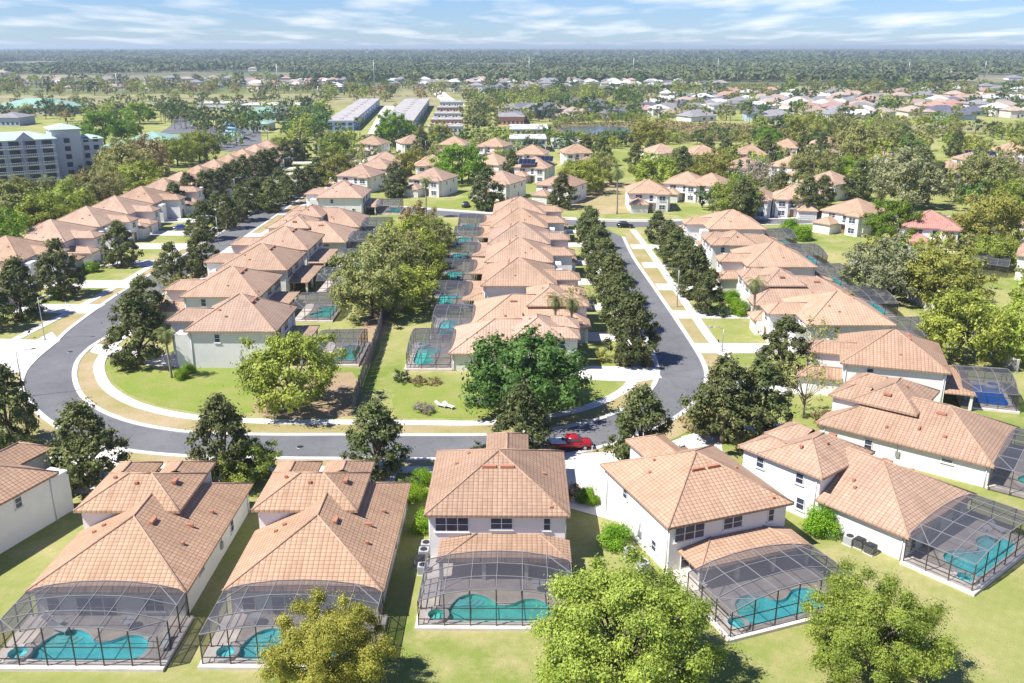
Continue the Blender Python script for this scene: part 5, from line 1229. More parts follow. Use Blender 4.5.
def mailbox(a, b, lab):
    c = P(a, b); r = empty('mailbox', c); tag(r, lab, 'mailbox', 'mailboxes')
    q = MB(); q.box((0, 0, .5), (.1, .1, 1.0)); q.build('post', M['plastic_w'], r)
    q = MB(); q.prism([(-.12, 0), (.12, 0), (.12, .15), (.07, .24), (-.07, .24), (-.12, .15)], -.25, .25); q.v = [(v[0], v[2], 1.0 + v[1]) for v in q.v]; q.build('box', M['dark'], r)
mailbox(66, 306, 'mailbox on the far-left verge'); mailbox(30, 338, 'mailbox by the left-edge driveway'); mailbox(718, 347, 'mailbox right of the right road bend'); mailbox(592, 452, 'mailbox beside the white driveway')

def manhole(a, b, lab):
    c = P(a, b); r = empty('manhole_cover', (c.x, c.y, .02)); tag(r, lab, 'manhole cover', 'manhole covers')
    q = MB(); q.lathe([(.52, 0), (.52, .012), (.44, .016)], (0, 0, 0), 20); q.build('ring', M['metal'], r)
    q = MB(); q.lathe([(.43, 0), (.43, .018), (.3, .022)], (0, 0, 0), 20); q.build('lid', M['dark'], r)
manhole(300, 447, 'round manhole cover on the cross street above the second house'); manhole(70, 352, 'round manhole cover in the left road bend'); manhole(655, 330, 'round manhole cover on the right road')
# ================================================================ far buildings
M['hotel'] = simple('blue_grey_render', (0.42, 0.45, 0.60), 0.8, var=0.08)
M['hotel_pale'] = simple('pale_render', (0.60, 0.61, 0.66), 0.8, var=0.08)
M['seam'] = simple('pale_green_metal', (0.50, 0.62, 0.52), 0.45, var=0.12, scale=0.3)
M['teal'] = simple('teal_metal', (0.30, 0.47, 0.39), 0.5, var=0.15, scale=0.3)
M['tblue'] = simple('blue_render', (0.30, 0.46, 0.62), 0.8, var=0.1); M['tblue2'] = simple('deep_blue_render', (0.24, 0.36, 0.55), 0.8, var=0.1)
M['tpink'] = simple('pink_render', (0.60, 0.30, 0.24), 0.8, var=0.1); M['flat'] = simple('flat_roof_membrane', (0.46, 0.43, 0.41), 0.8, var=0.2, scale=0.3); M['pale_roof'] = simple('pale_roof_sheet', (0.66, 0.65, 0.64), 0.6, var=0.1)
for nme, cc in (('shingle_grey', (0.27, 0.26, 0.27)), ('shingle_tan', (0.42, 0.33, 0.27)), ('shingle_dark', (0.15, 0.15, 0.19)), ('shingle_white', (0.66, 0.66, 0.66)), ('shingle_pink', (0.46, 0.27, 0.22))): M[nme] = simple(nme, cc, 0.85, var=0.2, scale=0.4, rnd=0.12)
for nme, cc in (('wall_cream', (0.68, 0.62, 0.54)), ('wall_bluish', (0.42, 0.52, 0.62)), ('wall_white', (0.76, 0.75, 0.74))): M[nme] = simple(nme, cc, 0.85, var=0.06, rnd=0.06)
# hotel ------------------------------------------------------------------
c0, c1 = P(-6, 193), P(62, 188); dv = (c1 - c0); rzh = math.atan2(dv.y, dv.x); LW = dv.length
hr = empty('hotel', c0, rzh); tag(hr, 'six-storey blue-grey hotel with balconies and pale green roof', 'hotel')
NF, fh = 6, 2.85; Ht = NF * fh
q = MB(); q.box2(-26, LW, 0, 15, 0, Ht); q.build('wall', M['hotel'], hr)
q = MB(); q.box2(LW + .02, LW + 9.5, 7, 22, 0, Ht + 2.4); q.build('stair_tower', M['hotel_pale'], hr)
q = MB(); q.box2(LW + 9.52, LW + 17, 9, 20, 0, Ht - 1.5); q.build('end_wing', M['hotel_pale'], hr)
for (x0, x1, y0, y1, zz) in ((-26.6, LW + .8, -.8, 15.8, Ht + .05), (LW + 9.0, LW + 17.6, 8.4, 20.6, Ht - 1.45), (LW - .6, LW + 10.1, 6.4, 22.6, Ht + 2.45)):
    polys, eave, caps = hip(x0, x1, y0, y1, zz + .3, .28); m_ = MB()
    for p in polys: m_.poly(p)
    for a, b in zip(eave, eave[1:] + eave[:1]): m_.poly([a, (a[0], a[1], a[2] - .3), (b[0], b[1], b[2] - .3), b])
    m_.poly([(p[0], p[1], p[2] - .3) for p in eave][::-1]); m_.build('roof', M['seam'], hr, True)
gx = LW * .56; gq = MB(); zz = Ht + .2
gq.poly([(gx - 3.2, -.9, zz), (gx + 3.2, -.9, zz), (gx, -.9, zz + 2.8)]); gq.poly([(gx + 3.2, -.9, zz), (gx, 5, zz + 2.8), (gx, -.9, zz + 2.8)]); gq.poly([(gx - 3.2, -.9, zz), (gx, -.9, zz + 2.8), (gx, 5, zz + 2.8)]); gq.poly([(gx - 3.2, -.9, zz), (gx, 5, zz + 2.8), (gx + 3.2, -.9, zz)]); gq.build('gable', M['hotel'], hr)
nbay = 8; bwid = (LW + 20) / nbay
wq = MB(); wq.box((0, -.02, 0), (bwid * .62, .12, 2.1)); w_me = wq.mesh('window', M['glass'])
bq = MB(); bq.box((0, -.75, -1.35), (bwid * .9, 1.5, .18)); bal_me = bq.mesh('balcony', M['trim'])
rq = MB(); rq.box((0, -1.46, -.36), (bwid * .9, .08, .16))
for k in range(9): rq.box((-bwid * .44 + k * bwid * .11, -1.46, -.82), (.12, .06, .9))
rail_me = rq.mesh('railing', M['trim']); pq = MB(); pq.box((0, -.75, .0), (.22, 1.5, fh * .98)); fin_me = pq.mesh('party_fin', M['hotel'])
for f_ in range(NF):
    for b_ in range(nbay):
        xc, zc = -20 + (b_ + .5) * bwid, f_ * fh + 1.6
        o = mkobj('window', w_me, hr); o.location = (xc, 0, zc)
        if f_ > 0:
            o = mkobj('balcony', bal_me, hr); o.location = (xc, 0, zc); o2 = mkobj('railing', rail_me, o)
        if b_ % 2 == 0 and f_ > 0:
            o = mkobj('party_fin', fin_me, hr); o.location = (xc - bwid / 2, 0, zc + .05)
    for xx in (LW + 11.3, LW + 14.6):
        o = mkobj('window', w_me, hr); o.location = (xx, 9, f_ * fh + 1.4); o.scale = (.55, 1, .8)
    o = mkobj('window', w_me, hr); o.location = (LW + 4.7, 7, f_ * fh + 1.6); o.scale = (.6, 1, .8)
# teal-roofed sheds and pale flat blocks: (left pixel, right pixel, base row, height, depth, roof, wall, label)
def long_block(a, b, y, h, dep, roofm, wallm, lab, cat='building', hipr=True, nw=6, slope=.28, name='long_building'):
    p0, p1 = P(a, y), P(b, y); v = p1 - p0; L_ = v.length; r = empty(name, p0, math.atan2(v.y, v.x)); tag(r, lab, cat)
    q = MB(); q.box2(0, L_, 0, dep, 0, h); q.build('wall', M[wallm], r)
    if hipr:
        polys, eave, caps = hip(-.8, L_ + .8, -.8, dep + .8, h + .25, slope); q = MB()
        for p in polys: q.poly(p)
        for a_, b_ in zip(eave, eave[1:] + eave[:1]): q.poly([a_, (a_[0], a_[1], a_[2] - .25), (b_[0], b_[1], b_[2] - .25), b_])
        q.poly([(p[0], p[1], p[2] - .25) for p in eave][::-1]); q.build('roof', M[roofm], r)
    else:
        q = MB(); q.box2(-.3, L_ + .3, -.3, dep + .3, h + .01, h + .4); q.build('roof', M[roofm], r)
        for k in range(max(2, nw // 2)):
            q = MB(); q.box((L_ * (k + .5) / max(2, nw // 2), dep * .5, h + .85), (2.4, 2.4, .9)); q.build('roof_unit', M['pale_roof'], r)
    for fl in range(max(1, int(h // 3))):
        for k in range(nw):
            q = MB(); q.box((L_ * (k + .5) / nw, -.02, 1.6 + fl * 3), (min(2.2, L_ / nw * .5), .1, 1.5)); q.build('window', M['glass'], r)
    return r
long_block(104, 178, 155, 4.0, 34, 'teal', 'wall_cream', 'teal metal roof building right of the hotel')
long_block(-12, 66, 115, 5, 40, 'teal', 'wall_cream', 'long teal roof far behind the hotel at the left edge')
long_block(244, 276, 121, 5, 34, 'teal', 'wall_cream', 'small teal roof at the water park')
long_block(250, 268, 131, 4, 18, 'teal', 'wall_white', 'pale teal roof pavilion at the water park')
long_block(-8, 20, 126, 5, 20, 'shingle_grey', 'hotel', 'grey gabled block behind the hotel at the left edge')
long_block(240, 302, 112, 5, 30, 'pale_roof', 'wall_white', 'long white flat-roofed building before the dry field', hipr=False, nw=10)
long_block(196, 240, 110, 5, 26, 'pale_roof', 'wall_white', 'shorter white flat-roofed building before the dry field', hipr=False, nw=6)
long_block(160, 178, 147, 3.2, 7, 'pale_roof', 'wall_white', 'small white hut before the teal roof', hipr=False, nw=2)
long_block(510, 546, 152, 6, 22, 'pale_roof', 'hotel_pale', 'white flat-roofed block behind the tan roofs', hipr=False, nw=6)
long_block(510, 548, 141, 6, 30, 'pale_roof', 'hotel_pale', 'pale blue-white block below the pond', hipr=False, nw=7)
long_block(552, 582, 150, 3.6, 20, 'pale_roof', 'wall_white', 'low white flat roof left of the pond', hipr=False, nw=5)
long_block(498, 524, 125, 5, 46, 'shingle_grey', 'tpink', 'grey-roofed hall with a pink wall right of the olive trees')
# water park -------------------------------------------------------------
c = P(229, 133); wr = empty('water_slide', c); wr.scale = (.55, .55, .55); tag(wr, 'blue water slide tower of the water park', 'water slide')
q = MB()
for sx in (-4, 4):
    for sy in (-4, 4): q.bar((sx, sy, 0), (sx, sy, 9), .5)
q.box((0, 0, 9.1), (9.5, 9.5, .4)); q.build('tower', M['tblue2'], wr)
q = MB(); q.tube([(5 * math.cos(a) * (1 + a * .09) + 6, 7 * math.sin(a), 8.6 - a * .62) for a in [k * .35 for k in range(36)]], 1.1, 8); q.build('flume', M['tblue'], wr)
q = MB(); q.lathe([(6.6, 0), (5.6, 1.2), (0.2, 3.6)], (0, 0, 9.3), 8, False); q.build('canopy', M['tblue'], wr)
sheet('splash_pool', px([(222, 134), (240, 133.5), (242, 136), (226, 137)]), .3, M['pool'], step=6)
# terraces: long blocks running away from the camera --------------------------
def terrace(a0, b0, a1, b1, wid, h, wm, lab, nu=10, roofm='flat', acc='tblue2'):
    p0, p1 = P(a0, b0), P(a1, b1); v = p1 - p0; L_ = v.length; r = empty('terraced_block', p0, math.atan2(v.y, v.x) - math.pi / 2); tag(r, lab, 'building', 'terraced blocks')
    u = L_ / nu
    for k in range(nu):
        q = MB(); q.box2(0, wid, k * u + .02, (k + 1) * u - .02, 0, h); un = q.build('unit_wall', M[wm if k % 2 else acc], r)
        q = MB(); q.box2(-.4, wid + .4, k * u + .03, (k + 1) * u - .03, h + .01, h + .5 + .06 * (k % 3)); q.build('roof', M[roofm], r)
        q = MB(); q.box2(wid * .42, wid * .55, (k + .4) * u, (k + .6) * u, h + .5, h + .95); q.build('roof_hatch', M['flat'], r)
        for s, xx in ((-1, -.03), (1, wid + .03)):
            for fl in (1.4, 4.1):
                q = MB(); q.box((xx, (k + .5) * u, fl), (.1, u * .45, 1.5)); q.build('window', M['glass'], un)
    for k in range(4):
        for fl in (1.4, 4.1):
            q = MB(); q.box((wid * (k + .5) / 4, -.0, fl), (wid * .14, .1, 1.5)); q.build('window', M['glass'], r)
    return r
terrace(327, 131, 361, 106, 16, 5.6, 'tblue', 'left blue terraced block with grey roof')
terrace(380, 131, 406, 106, 20, 5.6, 'tblue', 'right blue terraced block with grey roof')
for i, (a, b, wm) in enumerate(((428, 139, 'hotel_pale'), (431, 131, 'tpink'), (434, 124, 'hotel_pale'), (437, 117, 'tpink'), (440, 111, 'hotel_pale'))):
    long_block(a, a + 34 - i * 3, b, 6.5, 16, 'flat', wm, ['nearest pale', 'second, pink', 'third, pale', 'fourth, pink', 'farthest pale'][i] + ' block of the pink and grey terrace right of the blue ones', hipr=False, nw=8, name='terraced_block')
# power pylons -------------------------------------------------------------
for a, b, t_, lab in ((279, 100, 64, 'tall steel pole in the dry field left of the blue terrace'), (375, 95, 60, 'tall steel pole above the blue terraces'), (529, 92, 56, 'tall steel pole left of the pond'), (633, 82, 58, 'curved-top mast above the far roofs in the middle'), (717, 81, 58, 'tall steel pole above the far roofs right of centre'), (908, 78, 61, 'steel pole before the far wood at the right'), (984, 77, 61, 'rightmost steel pole before the far wood'), (119, 100, 73, 'thin steel pole in the field at the left')):
    c = P(a, b); top = None
    d = Vector((c.x, c.y)).length
    # height from the photo rows: angle of the top row at the same distance
    v = (t_ - 341.5) / F; hgt = HCAM - c.y * (sp_ + v * cp_) / (cp_ - v * sp_)
    r = empty('power_pole', c); tag(r, lab, 'power pole', 'power poles')
    q = MB(); q.tube([(0, 0, 0), (0, 0, hgt)], [.42 * d / 900, .22 * d / 900], 8); q.build('pole', M['metal'], r)
    for k in range(3):
        q = MB(); q.tube([(0, 0, hgt * (.97 - .07 * k)), (3.2 if k % 2 else -3.2, 0, hgt * (.985 - .07 * k))], .12, 5); q.build('cross_arm', M['metal'], r)

# far single-storey houses ---------------------------------------------------
def far_house(rm, wm, wx, dy, h=3.0, gable=False, slope=.45):
    r = empty('far_house', link=False)
    q = MB(); q.box2(-wx / 2, wx / 2, -dy / 2, dy / 2, 0, h); q.box2(-wx / 2 - .01, -wx / 2 + 5.5, -dy / 2 - 4, -dy / 2, 0, h - .1); q.build('wall', M[wm], r, False)
    q = MB()
    for (x0, x1, y0, y1, z_) in ((-wx / 2 - .6, wx / 2 + .6, -dy / 2 - .6, dy / 2 + .6, h + .2), (-wx / 2 - .6, -wx / 2 + 6.1, -dy / 2 - 4.6, -dy / 2 + 4, h + .19)):
        polys, eave, caps = hip(x0, x1, y0, y1, z_, slope)
        for p in polys: q.poly(p)
        for a_, b_ in zip(eave, eave[1:] + eave[:1]): q.poly([a_, (a_[0], a_[1], a_[2] - .25), (b_[0], b_[1], b_[2] - .25), b_])
        q.poly([(p[0], p[1], p[2] - .25) for p in eave][::-1])
    q.build('roof', M[rm], r, False)
    for x in (wx * .08, wx * .34):
        q = MB(); q.box((x, -dy / 2 - .03, 1.5), (1.8, .1, 1.3)); q.build('window', M['glass'], r, False)
    q = MB(); q.box((-wx / 2 + 2.7, -dy / 2 - 4.03, 1.1), (3.8, .1, 2.2)); q.build('garage_door', M['garage'], r, False)
    return r
FH = {}
for nm, rm, wm in (('grey', 'shingle_grey', 'wall_white'), ('tan', 'shingle_tan', 'wall_cream'), ('dark', 'shingle_dark', 'wall_bluish'), ('white', 'shingle_white', 'wall_white'), ('pinkish', 'shingle_pink', 'wall_cream')):
    FH[nm] = [far_house(rm, wm, 14 + i * 3, 11 + i, 3.0 if i else 5.2) for i in range(3)]
FT = {}
def make_far_tree(name, seed, Hh, Rr, nl, leaf, mat, shape='round'):
    return make_tree(name, seed, Hh, Rr, Hh * .12, 26, nl, leaf, mat, shape, cr=.3, nlimb=4)
for nm, mt_ in (('dark', 'leaf_dk'), ('green', 'leaf_green'), ('olive', 'leaf_olive'), ('light', 'leaf_elm'), ('bright', 'leaf_bright'), ('rust', 'leaf_rust'), ('yellow', 'leaf_yellow')):
    FT[nm] = [make_far_tree({'dark': 'dark_tree', 'green': 'green_tree', 'olive': 'olive_tree', 'light': 'light_green_tree', 'bright': 'bright_green_tree', 'rust': 'rusty_tree', 'yellow': 'yellow_tree'}[nm], 300 + i * 17 + len(nm), 8.5 + i * 1.5, 5.0 + i * .8, 900, 1.0, mt_) for i in range(2)]
FPALM = make_tree('cabbage_palm', 401, 8, 2.2, 5.2, 12, 260, .9, 'leaf_palm', 'round', 'palebark', .5, 1, .2)
fr = random.Random(21)
taken = []
for a, b, th, lab in MID:
    c = P(a, b, 8.6); taken.append((c.x, c.y, 6.5))
for a in range(370, 940, 6):
    b = np.interp(a, [370, 430, 500, 560, 650, 760, 880, 940], [208, 212.5, 217.5, 222, 224.5, 222, 219, 214]); c = P(a, b); taken.append((c.x, c.y, 3))
def inpoly(x, y, poly):
    r_ = False; n = len(poly)
    for i in range(n):
        (x0, y0), (x1, y1) = poly[i], poly[(i + 1) % n]
        if (y0 > y) != (y1 > y) and x < (x1 - x0) * (y - y0) / (y1 - y0) + x0: r_ = not r_
    return r_
def scatter(poly_px, n, mind, fn, tries=30):
    poly = [(P(a, b).x, P(a, b).y) for a, b in poly_px]; xs = [p[0] for p in poly]; ys = [p[1] for p in poly]; k = 0
    for _ in range(n * tries):
        if k >= n: break
        x, y = fr.uniform(min(xs), max(xs)), fr.uniform(min(ys), max(ys))
        if not inpoly(x, y, poly): continue
        if any(abs(x - a) < mind + r_ and abs(y - b) < mind + r_ and math.hypot(x - a, y - b) < mind + r_ for a, b, r_ in taken): continue
        taken.append((x, y, mind * .5)); fn(x, y, k); k += 1
def fhouse(kinds, place):
    def f(x, y, k):
        nm = fr.choice(kinds); o = put(FH[nm][fr.randrange(3)], x, y, fr.choice((0, 0, 0, .3, -.25, 1.57, .1)) + fr.uniform(-.12, .12) + fr.choice((0, 3.14)), fr.uniform(.95, 1.15))
        tag(o, f'far house with {nm} roof {place}', 'house', f'far {nm} roofed houses {place}')
    return f
def ftree(kinds, place, s0=.8, s1=1.3):
    def f(x, y, k):
        nm = fr.choice(kinds); s = fr.uniform(s0, s1); o = put(FT[nm][fr.randrange(2)], x, y, fr.random() * 6.28, (s, s, s * fr.uniform(.85, 1.15)))
        tag(o, f'{ {"dark": "dark green", "green": "mid green", "olive": "olive", "light": "light green", "bright": "bright green", "rust": "rust-tinged", "yellow": "yellow-green"}[nm]} tree {place}', 'tree', f'{nm} trees {place}')
    return f
def fpalm(place):
    def f(x, y, k):
        s = fr.uniform(.8, 1.3); tag(put(FPALM, x, y, fr.random() * 6.28, s), f'small cabbage palm {place}', 'palm', f'small palms {place}')
    return f
# houses
scatter([(640, 123), (740, 121), (860, 124), (1010, 118), (1060, 116), (1060, 100), (880, 99), (700, 104), (640, 110)], 122, 7.6, fhouse(['grey', 'tan', 'white', 'pinkish', 'grey', 'tan', 'dark'], 'right of the pond'))
scatter([(650, 107), (760, 103), (900, 98), (1060, 99), (1060, 91), (860, 92), (700, 96), (640, 100)], 60, 10, fhouse(['grey', 'tan', 'white', 'pinkish'], 'behind the right-hand suburb'))
scatter([(508, 112), (600, 108), (650, 112), (640, 121), (560, 122), (510, 119)], 22, 9.5, fhouse(['dark', 'grey', 'tan', 'dark'], 'left of the pond'))
scatter([(460, 93), (560, 91.5), (556, 88.5), (460, 89.5)], 14, 9, fhouse(['dark', 'grey'], 'in the line behind the far field'))
scatter([(380, 92), (470, 87), (620, 87), (620, 84), (470, 84), (380, 87)], 18, 11, fhouse(['grey', 'tan', 'white', 'grey'], 'before the far wood in the middle'))
scatter([(610, 92), (720, 90), (720, 84), (610, 84)], 30, 11, fhouse(['grey', 'tan', 'dark', 'white'], 'behind the middle field'))
scatter([(240, 91), (345, 90), (345, 80), (240, 82)], 34, 11, fhouse(['tan', 'grey', 'white', 'pinkish'], 'beyond the dry field'))
# trees
scatter([(-40, 96), (240, 95.5), (360, 94.5), (360, 90), (-40, 90)], 75, 8, ftree(['olive', 'rust', 'dark', 'olive', 'light', 'yellow'], 'in the hedge behind the dry field', 1.0, 1.5))
scatter([(-30, 90), (380, 88), (380, 80), (-30, 80)], 90, 10, ftree(['dark', 'olive', 'dark', 'light'], 'among the roofs beyond the dry field', .9, 1.5))
scatter([(460, 106), (640, 103), (640, 96), (560, 96), (470, 99)], 40, 8, ftree(['green', 'dark', 'olive', 'light'], 'along the far middle field', .9, 1.4))
scatter([(380, 90), (640, 92), (720, 88), (720, 78), (380, 80)], 75, 10, ftree(['dark', 'green', 'olive', 'dark'], 'before the far wood in the middle', .9, 1.5))
scatter([(510, 124), (560, 121), (640, 119), (640, 108), (540, 110), (505, 116)], 45, 6, ftree(['green', 'dark', 'olive', 'light', 'dark'], 'left of the pond', .8, 1.25))
scatter([(545, 131), (600, 124), (680, 121), (680, 119), (560, 121)], 28, 4, ftree(['olive', 'light', 'green', 'olive'], 'on the pond bank', .5, .8))
scatter([(548, 139), (590, 138), (660, 140), (650, 144), (560, 144)], 22, 4, ftree(['olive', 'green', 'light'], 'on the near pond bank', .4, .7))
scatter([(640, 122), (860, 123), (1060, 115), (1060, 95), (860, 97), (640, 104)], 120, 6.5, ftree(['dark', 'green', 'olive', 'light', 'dark', 'olive'], 'between the right-hand suburb roofs', .75, 1.25))
scatter([(700, 104), (860, 100), (1060, 96), (1060, 88), (860, 88), (680, 93)], 110, 8, ftree(['dark', 'green', 'olive', 'light', 'olive'], 'behind the right-hand suburb', .9, 1.5))
scatter([(755, 132), (880, 133), (960, 130), (960, 124), (860, 125), (770, 125)], 36, 5, ftree(['bright', 'light', 'olive', 'yellow', 'dark', 'light'], 'on the bank right of the marsh', .7, 1.1))
scatter([(830, 150), (900, 143), (1060, 138), (1060, 131), (900, 134), (840, 138)], 34, 6, ftree(['olive', 'yellow', 'light', 'dark', 'olive'], 'at the upper right beyond the tan roofs', .6, 1.0))
scatter([(-30, 122), (100, 124), (190, 122), (190, 112), (70, 112), (-30, 118)], 42, 7, ftree(['olive', 'dark', 'light', 'dark', 'rust', 'green'], 'behind the hotel', .8, 1.25))
scatter([(190, 134), (330, 132), (325, 112), (200, 114)], 34, 8, ftree(['olive', 'dark', 'green', 'light', 'dark'], 'around the water park', .8, 1.3))
scatter([(280, 147), (325, 140), (325, 118), (290, 118)], 16, 7, ftree(['dark', 'green', 'dark', 'light'], 'left of the blue terraces', .9, 1.4))
scatter([(378, 136), (386, 122), (392, 108), (400, 108), (390, 124), (384, 138)], 10, 5, ftree(['olive', 'light', 'green'], 'between the blue terraces', .35, .6))
scatter([(466, 132), (505, 130), (505, 106), (474, 106)], 24, 7, ftree(['olive', 'yellow', 'dark', 'olive', 'green'], 'right of the pink terrace', .9, 1.5))
scatter([(330, 152), (560, 152), (560, 136), (470, 136), (330, 140)], 34, 4, ftree(['dark', 'green', 'light', 'olive'], 'among the first far roofs', .6, .9))
scatter([(0, 250), (30, 232), (110, 196), (170, 165), (150, 160), (90, 182), (0, 215)], 26, 5, ftree(['light', 'olive', 'green', 'light', 'olive'], 'between the hotel and the far-left row', .5, .8))
scatter([(95, 172), (180, 158), (240, 148), (236, 142), (160, 150), (95, 160)], 16, 5, ftree(['light', 'olive', 'green', 'olive'], 'below the teal roof', .7, 1.0))
scatter([(0, 112), (200, 112), (330, 109), (330, 105), (180, 106), (0, 108)], 60, 4, fpalm('along the near edge of the dry field'))
scatter([(160, 130), (200, 130), (200, 112), (160, 112)], 26, 4, fpalm('beside the winding hotel drive'))
scatter([(200, 142), (270, 142), (270, 126), (200, 126)], 22, 4, fpalm('at the water park'))
scatter([(640, 124), (800, 125), (1000, 122), (1000, 112), (640, 116)], 18, 5, fpalm('in the right-hand suburb'))
scatter([(330, 140), (500, 140), (500, 108), (480, 108), (440, 132), (330, 136)], 16, 5, fpalm('around the terraces'))

scatter([(640, 200), (700, 165), (760, 150), (860, 145), (860, 175), (800, 182), (760, 205), (700, 212)], 32, 3.6, ftree(['olive', 'light', 'dark', 'yellow', 'green', 'olive'], 'between the tan roofs right of the mown lot', .7, 1.1))
scatter([(860, 215), (850, 180), (880, 150), (1060, 146), (1060, 200), (990, 235), (940, 205)], 36, 5, ftree(['olive', 'light', 'light', 'yellow', 'olive', 'green'], 'in the grove at the upper right', .8, 1.25))
scatter([(340, 150), (420, 140), (540, 146), (545, 165), (470, 185), (400, 178), (345, 172)], 46, 3.6, ftree(['light', 'olive', 'dark', 'green', 'olive'], 'between the tan roofs left of the mown lot', .55, .9))
scatter([(860, 262), (960, 240), (1060, 290), (1060, 350), (1005, 345), (950, 312)], 12, 5, ftree(['light', 'olive', 'green', 'yellow'], 'behind the white garden wall', .6, .9))
scatter([(560, 155), (640, 146), (860, 140), (860, 136), (640, 142), (560, 146)], 48, 4, ftree(['olive', 'yellow', 'dark', 'green', 'light'], 'along the near edge of the marsh', .6, .95))
scatter([(480, 108), (700, 102), (700, 91), (560, 92), (480, 96)], 60, 7, ftree(['green', 'olive', 'dark', 'light', 'olive'], 'behind the far middle roofs', .9, 1.4))
scatter([(330, 104), (430, 104), (470, 94), (470, 88), (330, 90)], 36, 8, ftree(['olive', 'dark', 'light', 'rust', 'olive'], 'around the far end of the dry field', .9, 1.4))
scatter([(-20, 106), (330, 104), (330, 97), (-20, 97)], 34, 9, ftree(['olive', 'dark', 'light', 'olive'], 'dotted over the dry field', .6, 1.0))
# ================================================================ far wood, one uncountable mass
rs = np.random.default_rng(77)
def wood(name, lab, rows, seed):
    rs = np.random.default_rng(seed); P_, N_, S_, T_ = [], [], [], []
    for (ya, yb, n, size, hh) in rows:
        Ya, Yb = P(512, ya).y, P(512, yb).y
        u = rs.random(n); Y = Ya + (Yb - Ya) * u ** 1.15
        X = (rs.random(n) * 2 - 1) * Y * .66
        # clearings
        cl = np.sin(X * .0041 + 1.3) * np.sin(Y * .0029 + .4) + .5 * np.sin(X * .0107 + Y * .004) + .35 * np.sin(X * .0023 - Y * .0061)
        keep = cl < .48; X, Y = X[keep], Y[keep]; m_ = len(X)
        hgt = hh * (.7 + .6 * rs.random(m_)); rad = hh * .45 * (.7 + .6 * rs.random(m_)); tt = np.clip(.45 + .3 * np.sin(X * .0063 + .7) * np.sin(Y * .0051) + .2 * np.sin(X * .017 + Y * .011) + (rs.random(m_) - .5) * .5, 0, 1)
        for j in range(9):
            d = rs.normal(size=(m_, 3)); d /= np.linalg.norm(d, axis=1, keepdims=True); d[:, 2] = np.abs(d[:, 2]) * .9 - .15
            p = np.stack([X, Y, hgt * .55], 1) + d * np.stack([rad, rad, hgt * .45], 1)
            p[:, 2] = np.maximum(p[:, 2], .6)
            P_.append(p); N_.append(d + rs.normal(size=(m_, 3)) * .4 + np.array([0, -.1, .3])); S_.append(size * (.7 + .6 * rs.random(m_))); T_.append(np.clip(tt * .8 + (rs.random(m_) - .5) * .5, 0, 1))
    me = leaf_mesh(name, np.concatenate(P_), np.concatenate(N_), np.concatenate(S_), np.concatenate(T_), M['leaf_wood'], rs, .8)
    return tag(mkobj(name, me), lab, 'wood', None, 'stuff')
wood('far_wood', 'wide dark green wood reaching across the whole picture below the horizon', [(82, 72, 11000, 6.5, 11), (72, 63, 11000, 9, 12), (63, 57, 11000, 16, 13), (57, 50.5, 7000, 40, 14)], 5)
# scrub of the marsh
rs = np.random.default_rng(8); pm_ = [(P(a, b).x, P(a, b).y) for a, b in [(560, 140), (580, 124), (650, 122.5), (720, 124), (800, 128), (880, 132), (850, 140), (760, 141), (660, 142)]]
pond_ = [(P(a, b).x, P(a, b).y) for a, b in [(560, 128), (600, 125.5), (636, 127.5), (643, 134), (620, 139), (590, 136), (564, 132)]]
L_ = []
xs, ys = [p[0] for p in pm_], [p[1] for p in pm_]
for _ in range(9000):
    x, y = rs.uniform(min(xs), max(xs)), rs.uniform(min(ys), max(ys))
    if inpoly(x, y, pm_) and not inpoly(x, y, pond_): L_.append((x, y, abs(rs.normal()) * .7 + .2))
L_ = np.array(L_); nn = np.array([0, 0, .5]) + rs.normal(size=L_.shape) * .6
tag(mkobj('marsh_scrub', leaf_mesh('marsh_scrub', L_, nn, 1.5 * (.6 + rs.random(len(L_))), rs.random(len(L_)), M['leaf_rust'], rs)), 'brown marsh scrub around the pond', 'scrub', None, 'stuff')
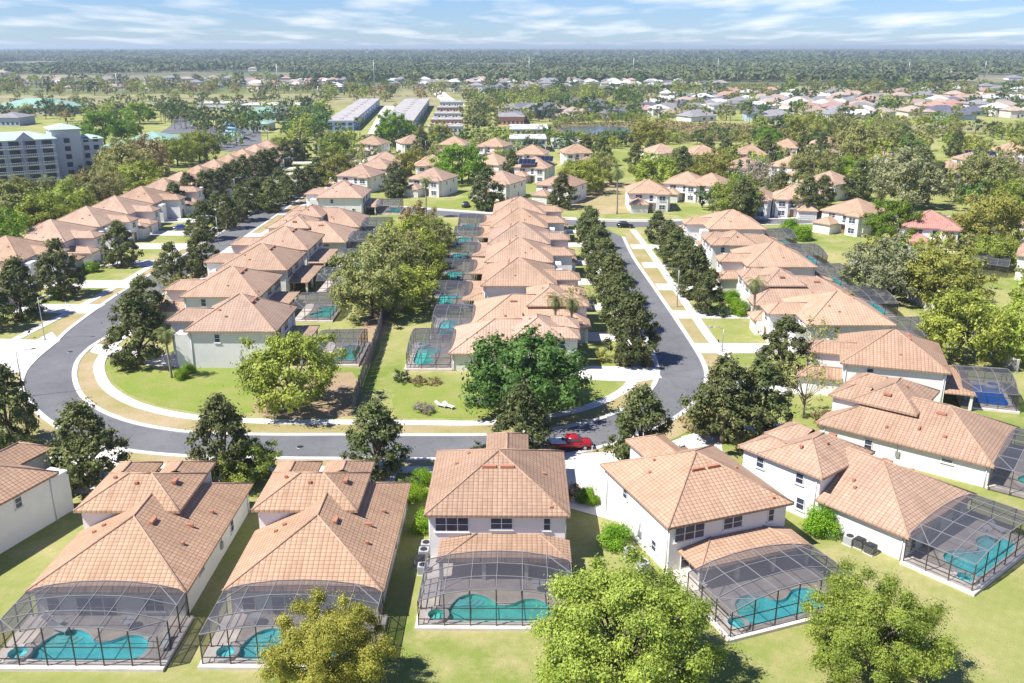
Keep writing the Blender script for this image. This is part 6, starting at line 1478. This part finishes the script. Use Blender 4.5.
# the remotest roofs, too small to tell apart: one mass
dm = MB(); dmi = []
def far_roof(x, y, k, s_=None):
    s_ = s_ or fr.uniform(.95, 1.2); w_, d_2 = fr.uniform(13, 19) * s_ / 2, fr.uniform(10, 13) * s_ / 2; h = fr.choice((3.2, 3.2, 3.2, 5.4)); mi = fr.choice((1, 1, 2, 2, 3))
    n0 = len(dm.f); dm.box2(x - w_, x + w_, y - d_2, y + d_2, 0, h); dmi.extend([0] * (len(dm.f) - n0)); n0 = len(dm.f)
    polys, eave, caps = hip(x - w_ - .6, x + w_ + .6, y - d_2 - .6, y + d_2 + .6, h + .02, .45)
    for p in polys + [eave[::-1]]: dm.poly(p)
    dmi.extend([mi] * (len(dm.f) - n0))
scatter([(-30, 90), (240, 90), (240, 81), (-30, 80)], 36, 14, far_roof)
scatter([(380, 86), (640, 86), (640, 79), (520, 79), (380, 82)], 36, 11, far_roof)
for i in range(46):
    Yv = fr.uniform(1300, 5200); far_roof(fr.uniform(-.6, .6) * Yv, Yv, 0, fr.uniform(1.0, 1.6))
dme = dm.mesh('distant_roofs', M['wall_white'])
for nme in ('shingle_grey', 'shingle_tan', 'shingle_white'): dme.materials.append(M[nme])
dme.polygons.foreach_set('material_index', dmi)
tag(mkobj('distant_roofs', dme), 'scattered tiny roofs before and within the far wood', 'houses', None, 'stuff')
# distant pale sheds on the horizon
for i, (a, b, w_) in enumerate(((300, 51.6, 16), (390, 51.2, 10), (520, 51.6, 14), (610, 51.8, 18), (455, 52.2, 12), (200, 52.6, 10), (740, 52.0, 14), (880, 51.6, 12), (960, 52.2, 16), (80, 52.0, 10))):
    long_block(a, a + w_, b, 14, 60, 'pale_roof', 'wall_white', 'pale shed low on the horizon', 'building', hipr=False, nw=3, name='distant_shed')['group'] = 'sheds on the horizon'

# ================================================================ haze
hm = bpy.data.materials.new('air'); hm.use_nodes = True; hn, hl = hm.node_tree.nodes, hm.node_tree.links; hn.clear()
ho = hn.new('ShaderNodeOutputMaterial'); pv = hn.new('ShaderNodeVolumePrincipled')
pv.inputs['Color'].default_value = (0.74, 0.89, 1.0, 1); pv.inputs['Density'].default_value = 0.00013; pv.inputs['Anisotropy'].default_value = 0.2
hl.new(pv.outputs[0], ho.inputs['Volume'])
q = MB(); q.box2(-GX - 50, GX + 50, GY0 - 50, GY1 + 50, -1.0, 75.0)
tag(q.build('haze', hm), 'thin pale haze over the far country', 'haze', None, 'stuff')
for o in PROTO[::-1]: bpy.data.objects.remove(o)
